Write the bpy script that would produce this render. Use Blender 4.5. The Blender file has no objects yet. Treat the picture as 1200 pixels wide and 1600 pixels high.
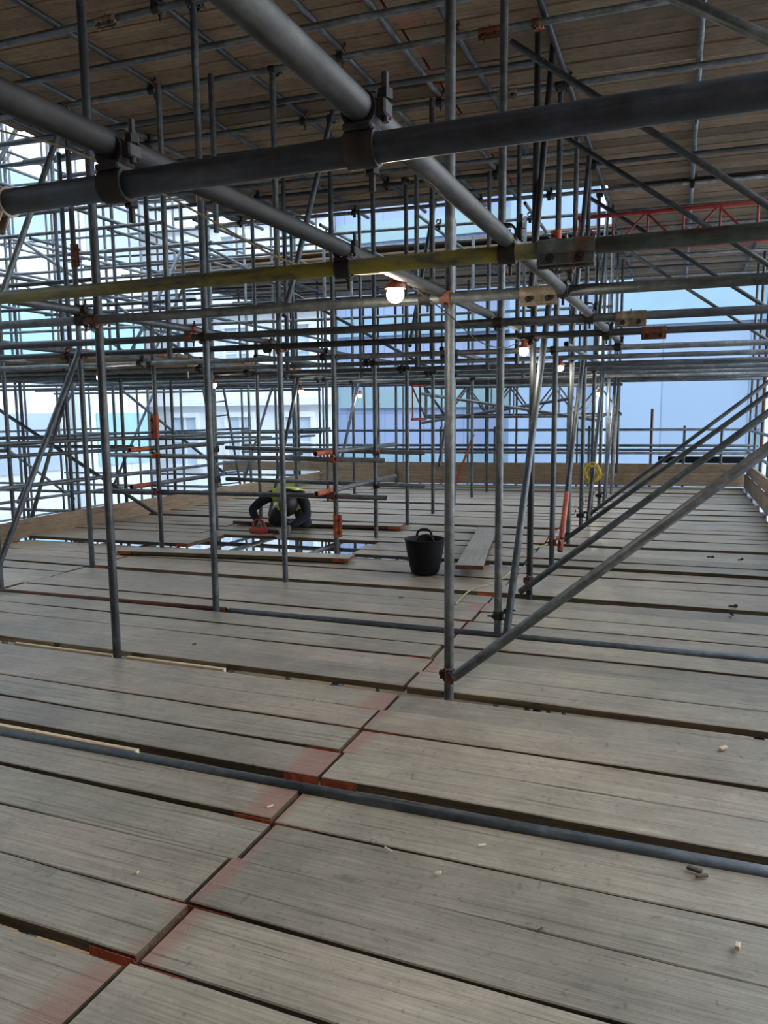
import bpy, bmesh, math, random
from mathutils import Vector, Matrix
random.seed(7)
C = bpy.context.scene.collection
SC = bpy.context.scene
PI = math.pi

# ------------------------------------------------------------------ camera
cam = bpy.data.cameras.new('camera'); co = bpy.data.objects.new('camera', cam); C.objects.link(co)
cam.sensor_fit = 'HORIZONTAL'; cam.sensor_width = 36.0; cam.lens = 1190.0 / 1200.0 * 36.0
cam.clip_start = 0.05; cam.clip_end = 400
R = Matrix(((0.934, -0.038, 0.356), (0.358, 0.124, -0.926), (-0.009, 0.992, 0.129)))
q = R.to_quaternion(); q.normalize()
co.rotation_mode = 'QUATERNION'; co.rotation_quaternion = q
co.location = (0, 0, 1.42)
SC.camera = co

# ------------------------------------------------------------------ world, sun, exposure
w = bpy.data.worlds.new('world'); SC.world = w; w.use_nodes = True
wn = w.node_tree.nodes; wl = w.node_tree.links
bg = wn['Background']
tc = wn.new('ShaderNodeTexCoord'); sp = wn.new('ShaderNodeSeparateXYZ'); wl.new(tc.outputs['Generated'], sp.inputs[0])
cr = wn.new('ShaderNodeValToRGB'); wl.new(sp.outputs['Z'], cr.inputs[0])
cr.color_ramp.elements[0].position = 0.0; cr.color_ramp.elements[0].color = (0.93, 0.96, 1.0, 1)
cr.color_ramp.elements[1].position = 0.7; cr.color_ramp.elements[1].color = (0.70, 0.84, 1.0, 1)
wl.new(cr.outputs[0], bg.inputs['Color']); bg.inputs['Strength'].default_value = 4.0
sd = bpy.data.lights.new('sun', 'SUN'); sd.energy = 0.8; sd.angle = 0.35; sd.color = (1.0, 0.95, 0.88)
so = bpy.data.objects.new('sun', sd); C.objects.link(so); so.rotation_euler = (math.radians(48), 0, math.radians(-35)); so.location = (0, -10, 20)
SC.view_settings.view_transform = 'Standard'; SC.view_settings.look = 'None'
SC.view_settings.exposure = 0.27; SC.view_settings.gamma = 1.0; SC.view_settings.use_curve_mapping = False

# ------------------------------------------------------------------ materials
class N:
    def __init__(s, name):
        s.m = bpy.data.materials.new(name); s.m.use_nodes = True
        s.t = s.m.node_tree; s.b = s.t.nodes['Principled BSDF']
    def n(s, typ, **kw):
        x = s.t.nodes.new('ShaderNode' + typ)
        for k, v in kw.items():
            if k.startswith('i_'):
                key = k[2:]; key = int(key) if key.isdigit() else key.replace('_', ' ')
                x.inputs[key].default_value = v
            else: setattr(x, k, v)
        return x
    def l(s, a, b): s.t.links.new(a, b)
    def ramp(s, src, stops):
        r = s.n('ValToRGB'); e = r.color_ramp.elements
        e[0].position, e[0].color = stops[0][0], (*stops[0][1], 1)
        e[1].position, e[1].color = stops[-1][0], (*stops[-1][1], 1)
        for p, c in stops[1:-1]:
            k = e.new(p); k.color = (*c, 1)
        s.l(src, r.inputs[0]); return r.outputs[0]
    def mix(s, f, a, b, typ='MIX'):
        x = s.n('MixRGB', blend_type=typ)
        if hasattr(f, 'name'): s.l(f, x.inputs[0])
        else: x.inputs[0].default_value = f
        for i, v in ((1, a), (2, b)):
            if hasattr(v, 'name'): s.l(v, x.inputs[i])
            else: x.inputs[i].default_value = (*v, 1)
        return x.outputs[0]
    def math(s, op, a, b=0.0):
        x = s.n('Math', operation=op)
        for i, v in ((0, a), (1, b)):
            if hasattr(v, 'name'): s.l(v, x.inputs[i])
            else: x.inputs[i].default_value = v
        return x.outputs[0]
def g(v): return (v, v, v)

def coords(s, scale, rnd=20.0, mode='Object'):
    tc = s.n('TexCoord'); oi = s.n('ObjectInfo')
    k = s.n('Combine' + 'XYZ'); 
    for i in range(3): s.l(s.math('MULTIPLY', oi.outputs['Random'], rnd * (1 + i * 0.7)), k.inputs[i])
    v = s.n('VectorMath', operation='ADD'); s.l(tc.outputs[mode], v.inputs[0]); s.l(k.outputs[0], v.inputs[1])
    m = s.n('Mapping'); m.inputs['Scale'].default_value = scale; s.l(v.outputs[0], m.inputs[0])
    return m.outputs[0], v.outputs[0], oi, tc

def wood(name, c0, c1, c2, stain=0.0, rough=0.68, ctr=1.0, var=0.35, pink=0.0, spec=0.35):
    s = N(name)
    gv, v, oi, tc = coords(s, (1.2, 28, 28))
    n1 = s.n('TexNoise', i_Scale=1.9, i_Detail=8.0, i_Roughness=0.75); s.l(gv, n1.inputs['Vector'])
    n1.inputs['Distortion'].default_value = 1.3
    base = s.ramp(n1.outputs[0], [(0.25, c0), (0.5, c1), (0.78, c2)])
    n2 = s.n('TexNoise', i_Scale=2.2, i_Detail=5.0, i_Roughness=0.6); s.l(v, n2.inputs['Vector'])
    bl = s.ramp(n2.outputs[0], [(0.3, g(0.72)), (0.55, g(1.0)), (0.75, g(1.12))])
    col = s.mix(0.85, base, bl, 'MULTIPLY')
    # fine dark cracks along the grain
    m3 = s.n('Mapping'); m3.inputs['Scale'].default_value = (0.9, 55, 55); s.l(v, m3.inputs[0])
    n3 = s.n('TexNoise', i_Scale=1.0, i_Detail=2.0, i_Roughness=0.5); n3.inputs['Distortion'].default_value = 1.2; s.l(m3.outputs[0], n3.inputs['Vector'])
    crk = s.ramp(n3.outputs[0], [(0.30, g(0.35)), (0.36, g(1.0))])
    col = s.mix(0.75 * ctr, col, crk, 'MULTIPLY')
    m8 = s.n('Mapping'); m8.inputs['Scale'].default_value = (2.2, 190, 190); s.l(v, m8.inputs[0])
    n8 = s.n('TexNoise', i_Scale=1.0, i_Detail=3.0, i_Roughness=0.7); n8.inputs['Distortion'].default_value = 0.8; s.l(m8.outputs[0], n8.inputs['Vector'])
    col = s.mix(0.9 * ctr, col, s.ramp(n8.outputs[0], [(0.36, g(0.70)), (0.5, g(1.0)), (0.66, g(1.14))]), 'MULTIPLY')
    # knots
    m4 = s.n('Mapping'); m4.inputs['Scale'].default_value = (2.2, 6.5, 2.0); s.l(v, m4.inputs[0])
    vo = s.n('TexVoronoi', i_Scale=1.0); s.l(m4.outputs[0], vo.inputs['Vector'])
    kn = s.ramp(vo.outputs['Distance'], [(0.04, g(0.45)), (0.075, g(0.8)), (0.1, g(0.62)), (0.13, g(1.0))])
    col = s.mix(0.55, col, kn, 'MULTIPLY')
    # scuffs and dents
    n5 = s.n('TexNoise', i_Scale=45.0, i_Detail=3.0); s.l(v, n5.inputs['Vector'])
    sc = s.ramp(n5.outputs[0], [(0.28, g(0.55)), (0.38, g(1.0)), (0.64, g(1.0)), (0.74, g(1.3))])
    col = s.mix(0.7, col, sc, 'MULTIPLY')
    m6 = s.n('Mapping'); m6.inputs['Scale'].default_value = (30, 9, 9); m6.inputs['Rotation'].default_value = (0, 0, 0.5); s.l(v, m6.inputs[0])
    n6 = s.n('TexNoise', i_Scale=1.0, i_Detail=2.0); s.l(m6.outputs[0], n6.inputs['Vector'])
    dn = s.ramp(n6.outputs[0], [(0.24, g(0.5)), (0.29, g(1.0))])
    col = s.mix(0.7, col, dn, 'MULTIPLY')
    n7 = s.n('TexNoise', i_Scale=6.0, i_Detail=6.0, i_Roughness=0.7); s.l(v, n7.inputs['Vector'])
    mo = s.ramp(n7.outputs[0], [(0.32, (0.80, 0.80, 0.78)), (0.5, (1.0, 1.0, 1.0)), (0.68, (1.12, 1.10, 1.06))])
    col = s.mix(0.8, col, mo, 'MULTIPLY')
    # board to board difference
    rr = s.ramp(oi.outputs['Random'], [(0.0, (1 - var, 1 - var * .98, 1 - var * 1.0)), (0.35, (1.0, 0.985, 0.95)), (0.6, (1.08, 1.0, 0.96)), (0.8, (0.94, 0.97, 0.93)), (1.0, (1.12, 1.06, 1.0))])
    col = s.mix(0.8, col, rr, 'MULTIPLY')
    if stain > 0:   # marking paint soaked into the board ends
        sx = s.n('SeparateXYZ'); s.l(tc.outputs['Generated'], sx.inputs[0])
        e = s.math('ABSOLUTE', s.math('SUBTRACT', sx.outputs[0], 0.5))
        nz = s.math('MULTIPLY', s.math('SUBTRACT', n2.outputs[0], 0.5), 0.10)
        e = s.math('ADD', e, nz)
        r2 = s.math('FRACT', s.math('MULTIPLY', oi.outputs['Random'], 17.31))
        e = s.math('ADD', e, s.math('MULTIPLY', s.math('SUBTRACT', r2, 0.75), 0.07))
        mk = s.ramp(e, [(0.475, g(0)), (0.495, g(stain))])
        col = s.mix(mk, col, (0.30, 0.12, 0.085))
    s.l(col, s.b.inputs['Base Color'])
    s.b.inputs['Roughness'].default_value = rough
    s.b.inputs['Specular IOR Level'].default_value = spec
    bp = s.n('Bump', i_Strength=0.35, i_Distance=0.004)
    hsum = s.math('ADD', n1.outputs[0], s.math('MULTIPLY', crk, 0.6))
    s.l(hsum, bp.inputs['Height']); s.l(bp.outputs[0], s.b.inputs['Normal'])
    return s.m

def steel(name, dark, mid, lite, rough=0.5, metal=0.55, paint=None, pamt=0.5, var=0.35):
    s = N(name)
    gv, v, oi, tc = coords(s, (14, 14, 1.3), 9.0)
    n1 = s.n('TexNoise', i_Scale=2.0, i_Detail=6.0, i_Roughness=0.65); s.l(gv, n1.inputs['Vector'])
    col = s.ramp(n1.outputs[0], [(0.28, dark), (0.5, mid), (0.74, lite)])
    n2 = s.n('TexNoise', i_Scale=26.0, i_Detail=4.0); s.l(v, n2.inputs['Vector'])
    sp_ = s.ramp(n2.outputs[0], [(0.32, g(0.7)), (0.5, g(1.0)), (0.72, g(1.3))])
    col = s.mix(0.6, col, sp_, 'MULTIPLY')
    n4 = s.n('TexNoise', i_Scale=9.0, i_Detail=5.0, i_Roughness=0.75); s.l(v, n4.inputs['Vector'])
    col = s.mix(0.85, col, s.ramp(n4.outputs[0], [(0.34, g(0.62)), (0.5, g(1.0)), (0.66, g(1.45))]), 'MULTIPLY')
    rr = s.ramp(oi.outputs['Random'], [(0, g(1 - var)), (0.5, (0.97, 1.0, 1.02)), (1, (1 + var * .8, 1 + var * .8, 1 + var * .78))])
    col = s.mix(1.0, col, rr, 'MULTIPLY')
    if paint:
        m2 = s.n('Mapping'); m2.inputs['Scale'].default_value = (5, 5, 1.6); s.l(v, m2.inputs[0])
        n3 = s.n('TexNoise', i_Scale=1.6, i_Detail=5.0, i_Roughness=0.7); s.l(m2.outputs[0], n3.inputs['Vector'])
        mk = s.ramp(n3.outputs[0], [(1 - pamt - 0.12, g(0)), (1 - pamt + 0.04, g(0.9))])
        col = s.mix(mk, col, paint)
    s.l(col, s.b.inputs['Base Color'])
    s.b.inputs['Metallic'].default_value = metal
    rg = s.ramp(n1.outputs[0], [(0.3, g(rough - 0.1)), (0.7, g(rough + 0.15))])
    s.l(rg, s.b.inputs['Roughness'])
    bp = s.n('Bump', i_Strength=0.15, i_Distance=0.002); s.l(n2.outputs[0], bp.inputs['Height']); s.l(bp.outputs[0], s.b.inputs['Normal'])
    return s.m

def plain(name, col, rough=0.6, metal=0.0, nz=0.2, scale=20.0):
    s = N(name)
    tc = s.n('TexCoord'); n1 = s.n('TexNoise', i_Scale=scale, i_Detail=4.0); s.l(tc.outputs['Object'], n1.inputs['Vector'])
    k = s.ramp(n1.outputs[0], [(0.3, g(1 - nz)), (0.7, g(1 + nz))])
    s.l(s.mix(1.0, col, k, 'MULTIPLY'), s.b.inputs['Base Color'])
    s.b.inputs['Roughness'].default_value = rough; s.b.inputs['Metallic'].default_value = metal
    return s.m

M = {}
M['floor'] = wood('weathered_board', (0.22, 0.185, 0.14), (0.335, 0.29, 0.225), (0.44, 0.39, 0.315), stain=0.55, rough=0.42, spec=0.6, ctr=0.9)
M['edge'] = wood('dark_board_edge', (0.04, 0.032, 0.022), (0.09, 0.073, 0.05), (0.15, 0.122, 0.085), rough=0.85, spec=0.2)  # darker wood for floor board sides, ends and undersides
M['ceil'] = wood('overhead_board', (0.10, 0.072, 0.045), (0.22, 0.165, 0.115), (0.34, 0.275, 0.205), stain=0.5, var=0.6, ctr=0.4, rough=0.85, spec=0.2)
M['toe'] = wood('toe_board', (0.16, 0.12, 0.08), (0.27, 0.21, 0.145), (0.38, 0.31, 0.23), stain=0.2)
M['new'] = wood('sunlit_edge_pale', (0.55, 0.43, 0.28), (0.70, 0.58, 0.40), (0.80, 0.70, 0.52))  # pale colour standing for sunlight on the board edges
M['steel'] = steel('galvanised_steel', (0.036, 0.045, 0.051), (0.070, 0.083, 0.091), (0.165, 0.184, 0.197), metal=0.4)
M['brown'] = steel('dark_brown_steel', (0.007, 0.0065, 0.006), (0.016, 0.015, 0.014), (0.04, 0.037, 0.034), metal=0.2, rough=0.65)
M['grey'] = steel('dull_grey_steel', (0.014, 0.014, 0.0135), (0.030, 0.031, 0.030), (0.075, 0.075, 0.07), metal=0.25, rough=0.55)
M['blue'] = steel('dark_blue_grey_steel', (0.018, 0.027, 0.037), (0.042, 0.058, 0.078), (0.115, 0.138, 0.163), metal=0.35)
M['dark'] = steel('dark_steel', (0.016, 0.019, 0.023), (0.037, 0.042, 0.048), (0.09, 0.099, 0.107), metal=0.35)
M['lite'] = steel('pale_galvanised_steel', (0.07, 0.08, 0.084), (0.135, 0.15, 0.157), (0.26, 0.28, 0.29))
M['yellow'] = steel('yellow_painted_steel', (0.035, 0.042, 0.038), (0.075, 0.085, 0.075), (0.16, 0.175, 0.155), paint=(0.21, 0.19, 0.02), pamt=0.5, metal=0.3)
M['green'] = steel('green_stained_steel', (0.035, 0.055, 0.055), (0.075, 0.105, 0.10), (0.16, 0.21, 0.20), paint=(0.08, 0.03, 0.015), pamt=0.36, metal=0.4)
M['rust'] = steel('rusty_steel', (0.06, 0.02, 0.01), (0.13, 0.045, 0.022), (0.22, 0.11, 0.07), metal=0.15, rough=0.75)
M['orange'] = steel('orange_paint', (0.10, 0.03, 0.015), (0.33, 0.062, 0.018), (0.45, 0.12, 0.045), metal=0.0, rough=0.55, var=0.2)
M['redpaint'] = steel('red_paint', (0.12, 0.01, 0.01), (0.25, 0.022, 0.018), (0.32, 0.045, 0.035), metal=0.0, rough=0.5)
M['coup'] = steel('coupler_steel', (0.005, 0.0048, 0.0048), (0.013, 0.012, 0.0115), (0.04, 0.035, 0.031), metal=0.2, rough=0.65, paint=(0.07, 0.026, 0.014), pamt=0.30)
M['black'] = plain('black_rubber', (0.004, 0.0045, 0.006), 0.55)
M['black'].node_tree.nodes['Principled BSDF'].inputs['Specular IOR Level'].default_value = 0.2
M['bag'] = plain('black_bag', (0.01, 0.01, 0.012), 0.5)
M['navy'] = plain('navy_cloth', (0.006, 0.009, 0.018), 0.9, nz=0.35, scale=30)
M['hiv'] = plain('hi_vis_cloth', (0.50, 0.62, 0.03), 0.75, nz=0.12)
M['refl'] = plain('reflective_tape', (0.42, 0.43, 0.44), 0.35, nz=0.1)
M['glove'] = plain('grey_glove', (0.17, 0.17, 0.165), 0.9, nz=0.3, scale=40)
M['helmet'] = plain('dark_helmet', (0.008, 0.008, 0.011), 0.5)
M['skin'] = plain('skin', (0.42, 0.24, 0.17), 0.6, nz=0.08)
M['hair'] = plain('hair', (0.03, 0.02, 0.015), 0.9)
M['tool'] = plain('red_tool', (0.30, 0.035, 0.02), 0.45)
M['cable'] = plain('yellow_cable', (0.62, 0.48, 0.04), 0.6, nz=0.15)
M['cord'] = plain('dull_cable', (0.30, 0.27, 0.15), 0.7, nz=0.25)
M['pipe'] = plain('clear_coat_grey', (0.5, 0.55, 0.6), 0.4)
M['chip'] = plain('wood_chip', (0.62, 0.50, 0.33), 0.8)
M['darkchip'] = plain('dark_chip', (0.10, 0.08, 0.06), 0.9)
M['whitewall'] = plain('pale_render', (0.80, 0.84, 0.88), 0.9, nz=0.04, scale=1.5)
M['stone'] = plain('pale_stone', (0.76, 0.80, 0.84), 0.9, nz=0.05, scale=1.0)
M['glassblue'] = plain('blue_glass_panel', (0.40, 0.66, 0.80), 0.15, nz=0.08, scale=0.8)
M['glassgrey'] = plain('grey_window_glass', (0.48, 0.58, 0.68), 0.15, nz=0.08, scale=0.8)
M['cyan'] = plain('turquoise_panel', (0.24, 0.38, 0.48), 0.5, nz=0.05, scale=1.0)
M['green_panel'] = plain('pale_green_panel', (0.25, 0.38, 0.42), 0.5, nz=0.05, scale=1.0)
M['column'] = plain('grey_blue_cladding', (0.55, 0.63, 0.70), 0.6, nz=0.03, scale=1.0)
M['blocker_brown'] = plain('brown_blocker_wall', (0.20, 0.13, 0.09), 0.9, nz=0.3, scale=6)
M['asphalt'] = plain('pale_ground', (0.30, 0.31, 0.32), 0.95, nz=0.1, scale=2.0)

def emis(name, col, st):
    s = N(name); s.b.inputs['Base Color'].default_value = (*col, 1)
    s.b.inputs['Emission Color'].default_value = (*col, 1); s.b.inputs['Emission Strength'].default_value = st
    return s.m
M['bulb'] = emis('lit_bulb', (1.0, 0.93, 0.80), 14.0)

def panelwall(name, base, line, sx, sz, off=0.0, mortar=0.012):
    s = N(name); tc = s.n('TexCoord'); m = s.n('Mapping')
    m.inputs['Rotation'].default_value = (PI / 2, 0, 0); m.inputs['Location'].default_value = (off, off, 0)
    s.l(tc.outputs['Object'], m.inputs[0])
    b = s.n('TexBrick', offset=0.0, i_Scale=1.0); b.inputs['Mortar Size'].default_value = mortar
    b.inputs['Brick Width'].default_value = sx; b.inputs['Row Height'].default_value = sz
    b.inputs['Color1'].default_value = (*base, 1); b.inputs['Color2'].default_value = (*[c * 0.95 for c in base], 1); b.inputs['Mortar'].default_value = (*line, 1)
    s.l(m.outputs[0], b.inputs['Vector']); s.l(b.outputs['Color'], s.b.inputs['Base Color']); s.b.inputs['Roughness'].default_value = 0.7
    return s.m
M['bluewall'] = panelwall('blue_panel_cladding', (0.25, 0.36, 0.51), (0.15, 0.22, 0.32), 2.4, 2.9, mortar=0.02)
M['bluewall2'] = panelwall('lilac_panel_cladding', (0.27, 0.35, 0.53), (0.19, 0.26, 0.39), 1.5, 1.3, mortar=0.02)
M['whitewall2'] = panelwall('white_panel_cladding', (0.84, 0.88, 0.92), (0.55, 0.62, 0.70), 1.6, 3.2, mortar=0.015)

# ------------------------------------------------------------------ object helpers
LABELS = {}
def tag(o, label, cat, group=None, kind=None):
    o['label'] = label; o['category'] = cat
    if group: o['group'] = group
    if kind: o['kind'] = kind
    LABELS.setdefault(label, []).append((o.name, group))
    nw = len(label.split())
    if nw < 4 or nw > 16: print('LABEL LENGTH', nw, label)
    return o
def link_bm(name, bm, mats, parent=None, smooth=True, loc=None, auto=None):
    me = bpy.data.meshes.new(name); bm.normal_update(); bm.to_mesh(me); bm.free()
    for m in (mats if isinstance(mats, (list, tuple)) else [mats]): me.materials.append(m)
    if smooth:
        for p in me.polygons: p.use_smooth = True
        if auto is None: auto = 35
        me.set_sharp_from_angle(angle=math.radians(auto))
    o = bpy.data.objects.new(name, me); C.objects.link(o)
    if parent: o.parent = parent
    if loc: o.location = loc
    return o
def inst(name, me, parent=None):
    o = bpy.data.objects.new(name, me); C.objects.link(o)
    if parent: o.parent = parent
    return o
def empty(name, loc=(0, 0, 0), rz=0.0):
    o = bpy.data.objects.new(name, None); C.objects.link(o); o.location = loc; o.rotation_euler = (0, 0, rz); o.empty_display_size = 0.1
    return o
def copy_tree(o, parent=None):
    c = o.copy(); C.objects.link(c); c.parent = parent
    for ch in list(o.children): copy_tree(ch, c)
    return c
def box(bm, x0, x1, y0, y1, z0, z1, bev=0.0, mi=0):
    n = len(bm.faces)
    vs = [bm.verts.new((x, y, z)) for x in (x0, x1) for y in (y0, y1) for z in (z0, z1)]
    fs = [bm.faces.new([vs[i] for i in f]) for f in ((0, 1, 3, 2), (4, 6, 7, 5), (0, 4, 5, 1), (2, 3, 7, 6), (0, 2, 6, 4), (1, 5, 7, 3))]
    for f in fs: f.material_index = mi
    if bev > 0:
        es = list({e for f in fs for e in f.edges})
        bmesh.ops.bevel(bm, geom=es, offset=bev, segments=1, affect='EDGES', profile=0.5)
def ring(bm, c, axis, ro, ri, wd, seg=20, mi=0):
    """hollow sleeve about an axis"""
    ax = Vector(axis).normalized(); qt = ax.to_track_quat('Z', 'Y'); c = Vector(c)
    L = []
    for (r, z) in ((ro, -wd / 2), (ro, wd / 2), (ri, wd / 2), (ri, -wd / 2)):
        L.append([bm.verts.new(c + qt @ Vector((r * math.cos(2 * PI * i / seg), r * math.sin(2 * PI * i / seg), z))) for i in range(seg)])
    for a in range(4):
        A, B = L[a], L[(a + 1) % 4]
        for i in range(seg):
            f = bm.faces.new((A[i], A[(i + 1) % seg], B[(i + 1) % seg], B[i])); f.material_index = mi
def cyl(bm, p0, p1, r, seg=12, mi=0, r2=None):
    p0 = Vector(p0); p1 = Vector(p1); ax = (p1 - p0); qt = ax.to_track_quat('Z', 'Y'); L = ax.length
    r2 = r if r2 is None else r2
    A = [bm.verts.new(p0 + qt @ Vector((r * math.cos(2 * PI * i / seg), r * math.sin(2 * PI * i / seg), 0))) for i in range(seg)]
    B = [bm.verts.new(p0 + qt @ Vector((r2 * math.cos(2 * PI * i / seg), r2 * math.sin(2 * PI * i / seg), L))) for i in range(seg)]
    for i in range(seg):
        f = bm.faces.new((A[i], A[(i + 1) % seg], B[(i + 1) % seg], B[i])); f.material_index = mi
    f = bm.faces.new(list(reversed(A))); f.material_index = mi; f = bm.faces.new(B); f.material_index = mi
def sweep(bm, pts, r, seg=8, mi=0):
    pts = [Vector(p) for p in pts]; prev = None; n = len(pts)
    for k, p in enumerate(pts):
        t = (pts[min(k + 1, n - 1)] - pts[max(k - 1, 0)]).normalized()
        qt = t.to_track_quat('Z', 'Y')
        rr = r(k / (n - 1)) if callable(r) else r
        L = [bm.verts.new(p + qt @ Vector((rr * math.cos(2 * PI * i / seg), rr * math.sin(2 * PI * i / seg), 0))) for i in range(seg)]
        if prev:
            # match rotation
            best = min(range(seg), key=lambda s_: (L[s_].co - prev[0].co).length)
            L = L[best:] + L[:best]
            for i in range(seg):
                f = bm.faces.new((prev[i], prev[(i + 1) % seg], L[(i + 1) % seg], L[i])); f.material_index = mi
        else: bm.faces.new(list(reversed(L)))
        prev = L
    bm.faces.new(prev)
def smoothpts(pts, n=6):
    pts = [Vector(p) for p in pts]; out = []
    for i in range(len(pts) - 1):
        p0 = pts[max(i - 1, 0)]; p1 = pts[i]; p2 = pts[i + 1]; p3 = pts[min(i + 2, len(pts) - 1)]
        for k in range(n):
            t = k / n
            out.append(0.5 * ((2 * p1) + (-p0 + p2) * t + (2 * p0 - 5 * p1 + 4 * p2 - p3) * t * t + (-p0 + 3 * p1 - 3 * p2 + p3) * t ** 3))
    out.append(pts[-1]); return out

TR = 0.02415
TUBE_CACHE = {}
def tube_mesh(L, mat, seg=20, r=TR):
    key = (round(L, 2), mat.name, seg, r)
    if key in TUBE_CACHE: return TUBE_CACHE[key]
    bm = bmesh.new(); L = key[0]
    prof = [(r - 0.004, 0.12), (r - 0.004, 0.002), (r - 0.002, 0), (r, 0.002), (r, L - 0.002), (r - 0.002, L), (r - 0.004, L - 0.002), (r - 0.004, L - 0.12)]
    rings = [[bm.verts.new((a * math.cos(2 * PI * i / seg), a * math.sin(2 * PI * i / seg), z)) for i in range(seg)] for a, z in prof]
    for A, B in zip(rings, rings[1:]):
        for i in range(seg): bm.faces.new((A[i], A[(i + 1) % seg], B[(i + 1) % seg], B[i]))
    bm.faces.new(rings[0]); bm.faces.new(list(reversed(rings[-1])))
    bm.normal_update(); me = bpy.data.meshes.new('tube'); bm.to_mesh(me); bm.free(); me.materials.append(mat)
    for p in me.polygons: p.use_smooth = True
    me.set_sharp_from_angle(angle=math.radians(50))
    TUBE_CACHE[key] = me; return me
def tube(name, p0, p1, mat, label=None, cat='scaffold tube', group=None, parent=None, seg=16):
    p0 = Vector(p0); p1 = Vector(p1); d = p1 - p0
    o = inst(name, tube_mesh(d.length, M[mat], seg), parent)
    o.rotation_mode = 'QUATERNION'; o.rotation_quaternion = d.to_track_quat('Z', 'Y') ; o.location = p0
    if label: tag(o, label, cat, group)
    return o

# ------------------------------------------------------------------ grid of the birdcage
def rate(X): return 1.055 if X < -2 else 1.12
def G(X, k):
    """y of the k-th line of uprights at a given x (k=0 is the line of the nearest centre upright)"""
    a = 3.54 + 1.055 * k; b = 3.57 + 1.12 * k
    t = min(1.0, max(0.0, (X + 3.08) / 2.05)); return a + (b - a) * t
def LY(X, k):   # straight line used by the long ledgers, passing in front of the uprights
    x0, x1 = -3.08, -1.03
    return G(x0, k) + (G(x1, k) - G(x0, k)) * 0.5 + (G(x1, k) - G(x0, k)) * (X + 2.05) / 2.05 * 0.35
ORD = ['first', 'second', 'third', 'fourth', 'fifth', 'sixth', 'seventh', 'eighth', 'ninth', 'tenth', 'eleventh', 'twelfth', 'thirteenth', 'fourteenth', 'fifteenth', 'sixteenth', 'seventeenth', 'eighteenth', 'nineteenth', 'twentieth']
def nth(i):
    tens = {20: 'twentieth', 30: 'thirtieth', 40: 'fortieth'}
    if i < 20: return ORD[i]
    t = (i + 1) // 10 * 10; r = (i + 1) % 10
    word = {20: 'twenty', 30: 'thirty', 40: 'forty', 50: 'fifty'}[t]
    return (word + '-' + ORD[r - 1]) if r else {30: 'thirtieth', 40: 'fortieth', 50: 'fiftieth', 20: 'twentieth'}[t]

# ------------------------------------------------------------------ the setting: ground, lower deck, buildings behind
bm = bmesh.new(); box(bm, -60, 40, -30, 60, -9.2, -9.0)
o = link_bm('ground', bm, M['asphalt'], smooth=False); o['kind'] = 'structure'

bm = bmesh.new(); box(bm, -34, 22, -3.6, -3.2, -9, 20)  # added wall out of view behind the camera, darkens the near deck
o = link_bm('blocker_wall', bm, M['blocker_brown'], smooth=False); o['kind'] = 'structure'
bm = bmesh.new(); y = -3.1  # added overhead boards out of view behind the camera, cutting ambient light
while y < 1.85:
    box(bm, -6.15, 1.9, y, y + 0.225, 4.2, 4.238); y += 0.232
o = link_bm('added_ceiling', bm, M['ceil'], smooth=False); o['kind'] = 'structure'
bm = bmesh.new()  # added second layer over the overhead boards, keeps their gaps dark
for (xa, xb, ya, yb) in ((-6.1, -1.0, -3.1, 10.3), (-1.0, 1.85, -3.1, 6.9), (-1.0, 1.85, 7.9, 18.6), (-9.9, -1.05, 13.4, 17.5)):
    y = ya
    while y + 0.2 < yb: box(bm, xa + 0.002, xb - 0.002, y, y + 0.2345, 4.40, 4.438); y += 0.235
o = link_bm('added_ceiling', bm, M['ceil'], smooth=False); o['kind'] = 'structure'
def building(name, label, X0, X1, Y, z0, z1, wall, thick=6.0):
    r = empty(name, ((X0 + X1) / 2, Y, z0)); tag(r, label, 'building')
    bm = bmesh.new(); hw = (X1 - X0) / 2
    box(bm, -hw, hw, 0, thick, 0, z1 - z0)
    link_bm('facade_wall', bm, M[wall], r, smooth=False)
    return r
def win(r, x, z, w_, h, glass='glassgrey', sill=True):
    bm = bmesh.new(); t = 0.12
    box(bm, x - w_ / 2 - t, x - w_ / 2, -0.12, 0.0, z, z + h); box(bm, x + w_ / 2, x + w_ / 2 + t, -0.12, 0.0, z, z + h)
    box(bm, x - w_ / 2 - t, x + w_ / 2 + t, -0.14, 0.0, z + h, z + h + t * 1.6)
    if sill: box(bm, x - w_ / 2 - t * 1.6, x + w_ / 2 + t * 1.6, -0.22, 0.0, z - t, z)
    box(bm, x - 0.035, x + 0.035, -0.06, -0.021, z, z + h); box(bm, x - w_ / 2, x - 0.04, -0.06, -0.021, z + h * .5 - .03, z + h * .5 + .03); box(bm, x + 0.04, x + w_ / 2, -0.06, -0.021, z + h * .5 - .03, z + h * .5 + .03)
    f = link_bm('window_frame', bm, M['stone'], r, smooth=False)
    bm = bmesh.new(); box(bm, x - w_ / 2, x + w_ / 2, -0.02, -0.002, z, z + h)
    link_bm('window_pane', bm, M[glass], f, smooth=False)
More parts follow.
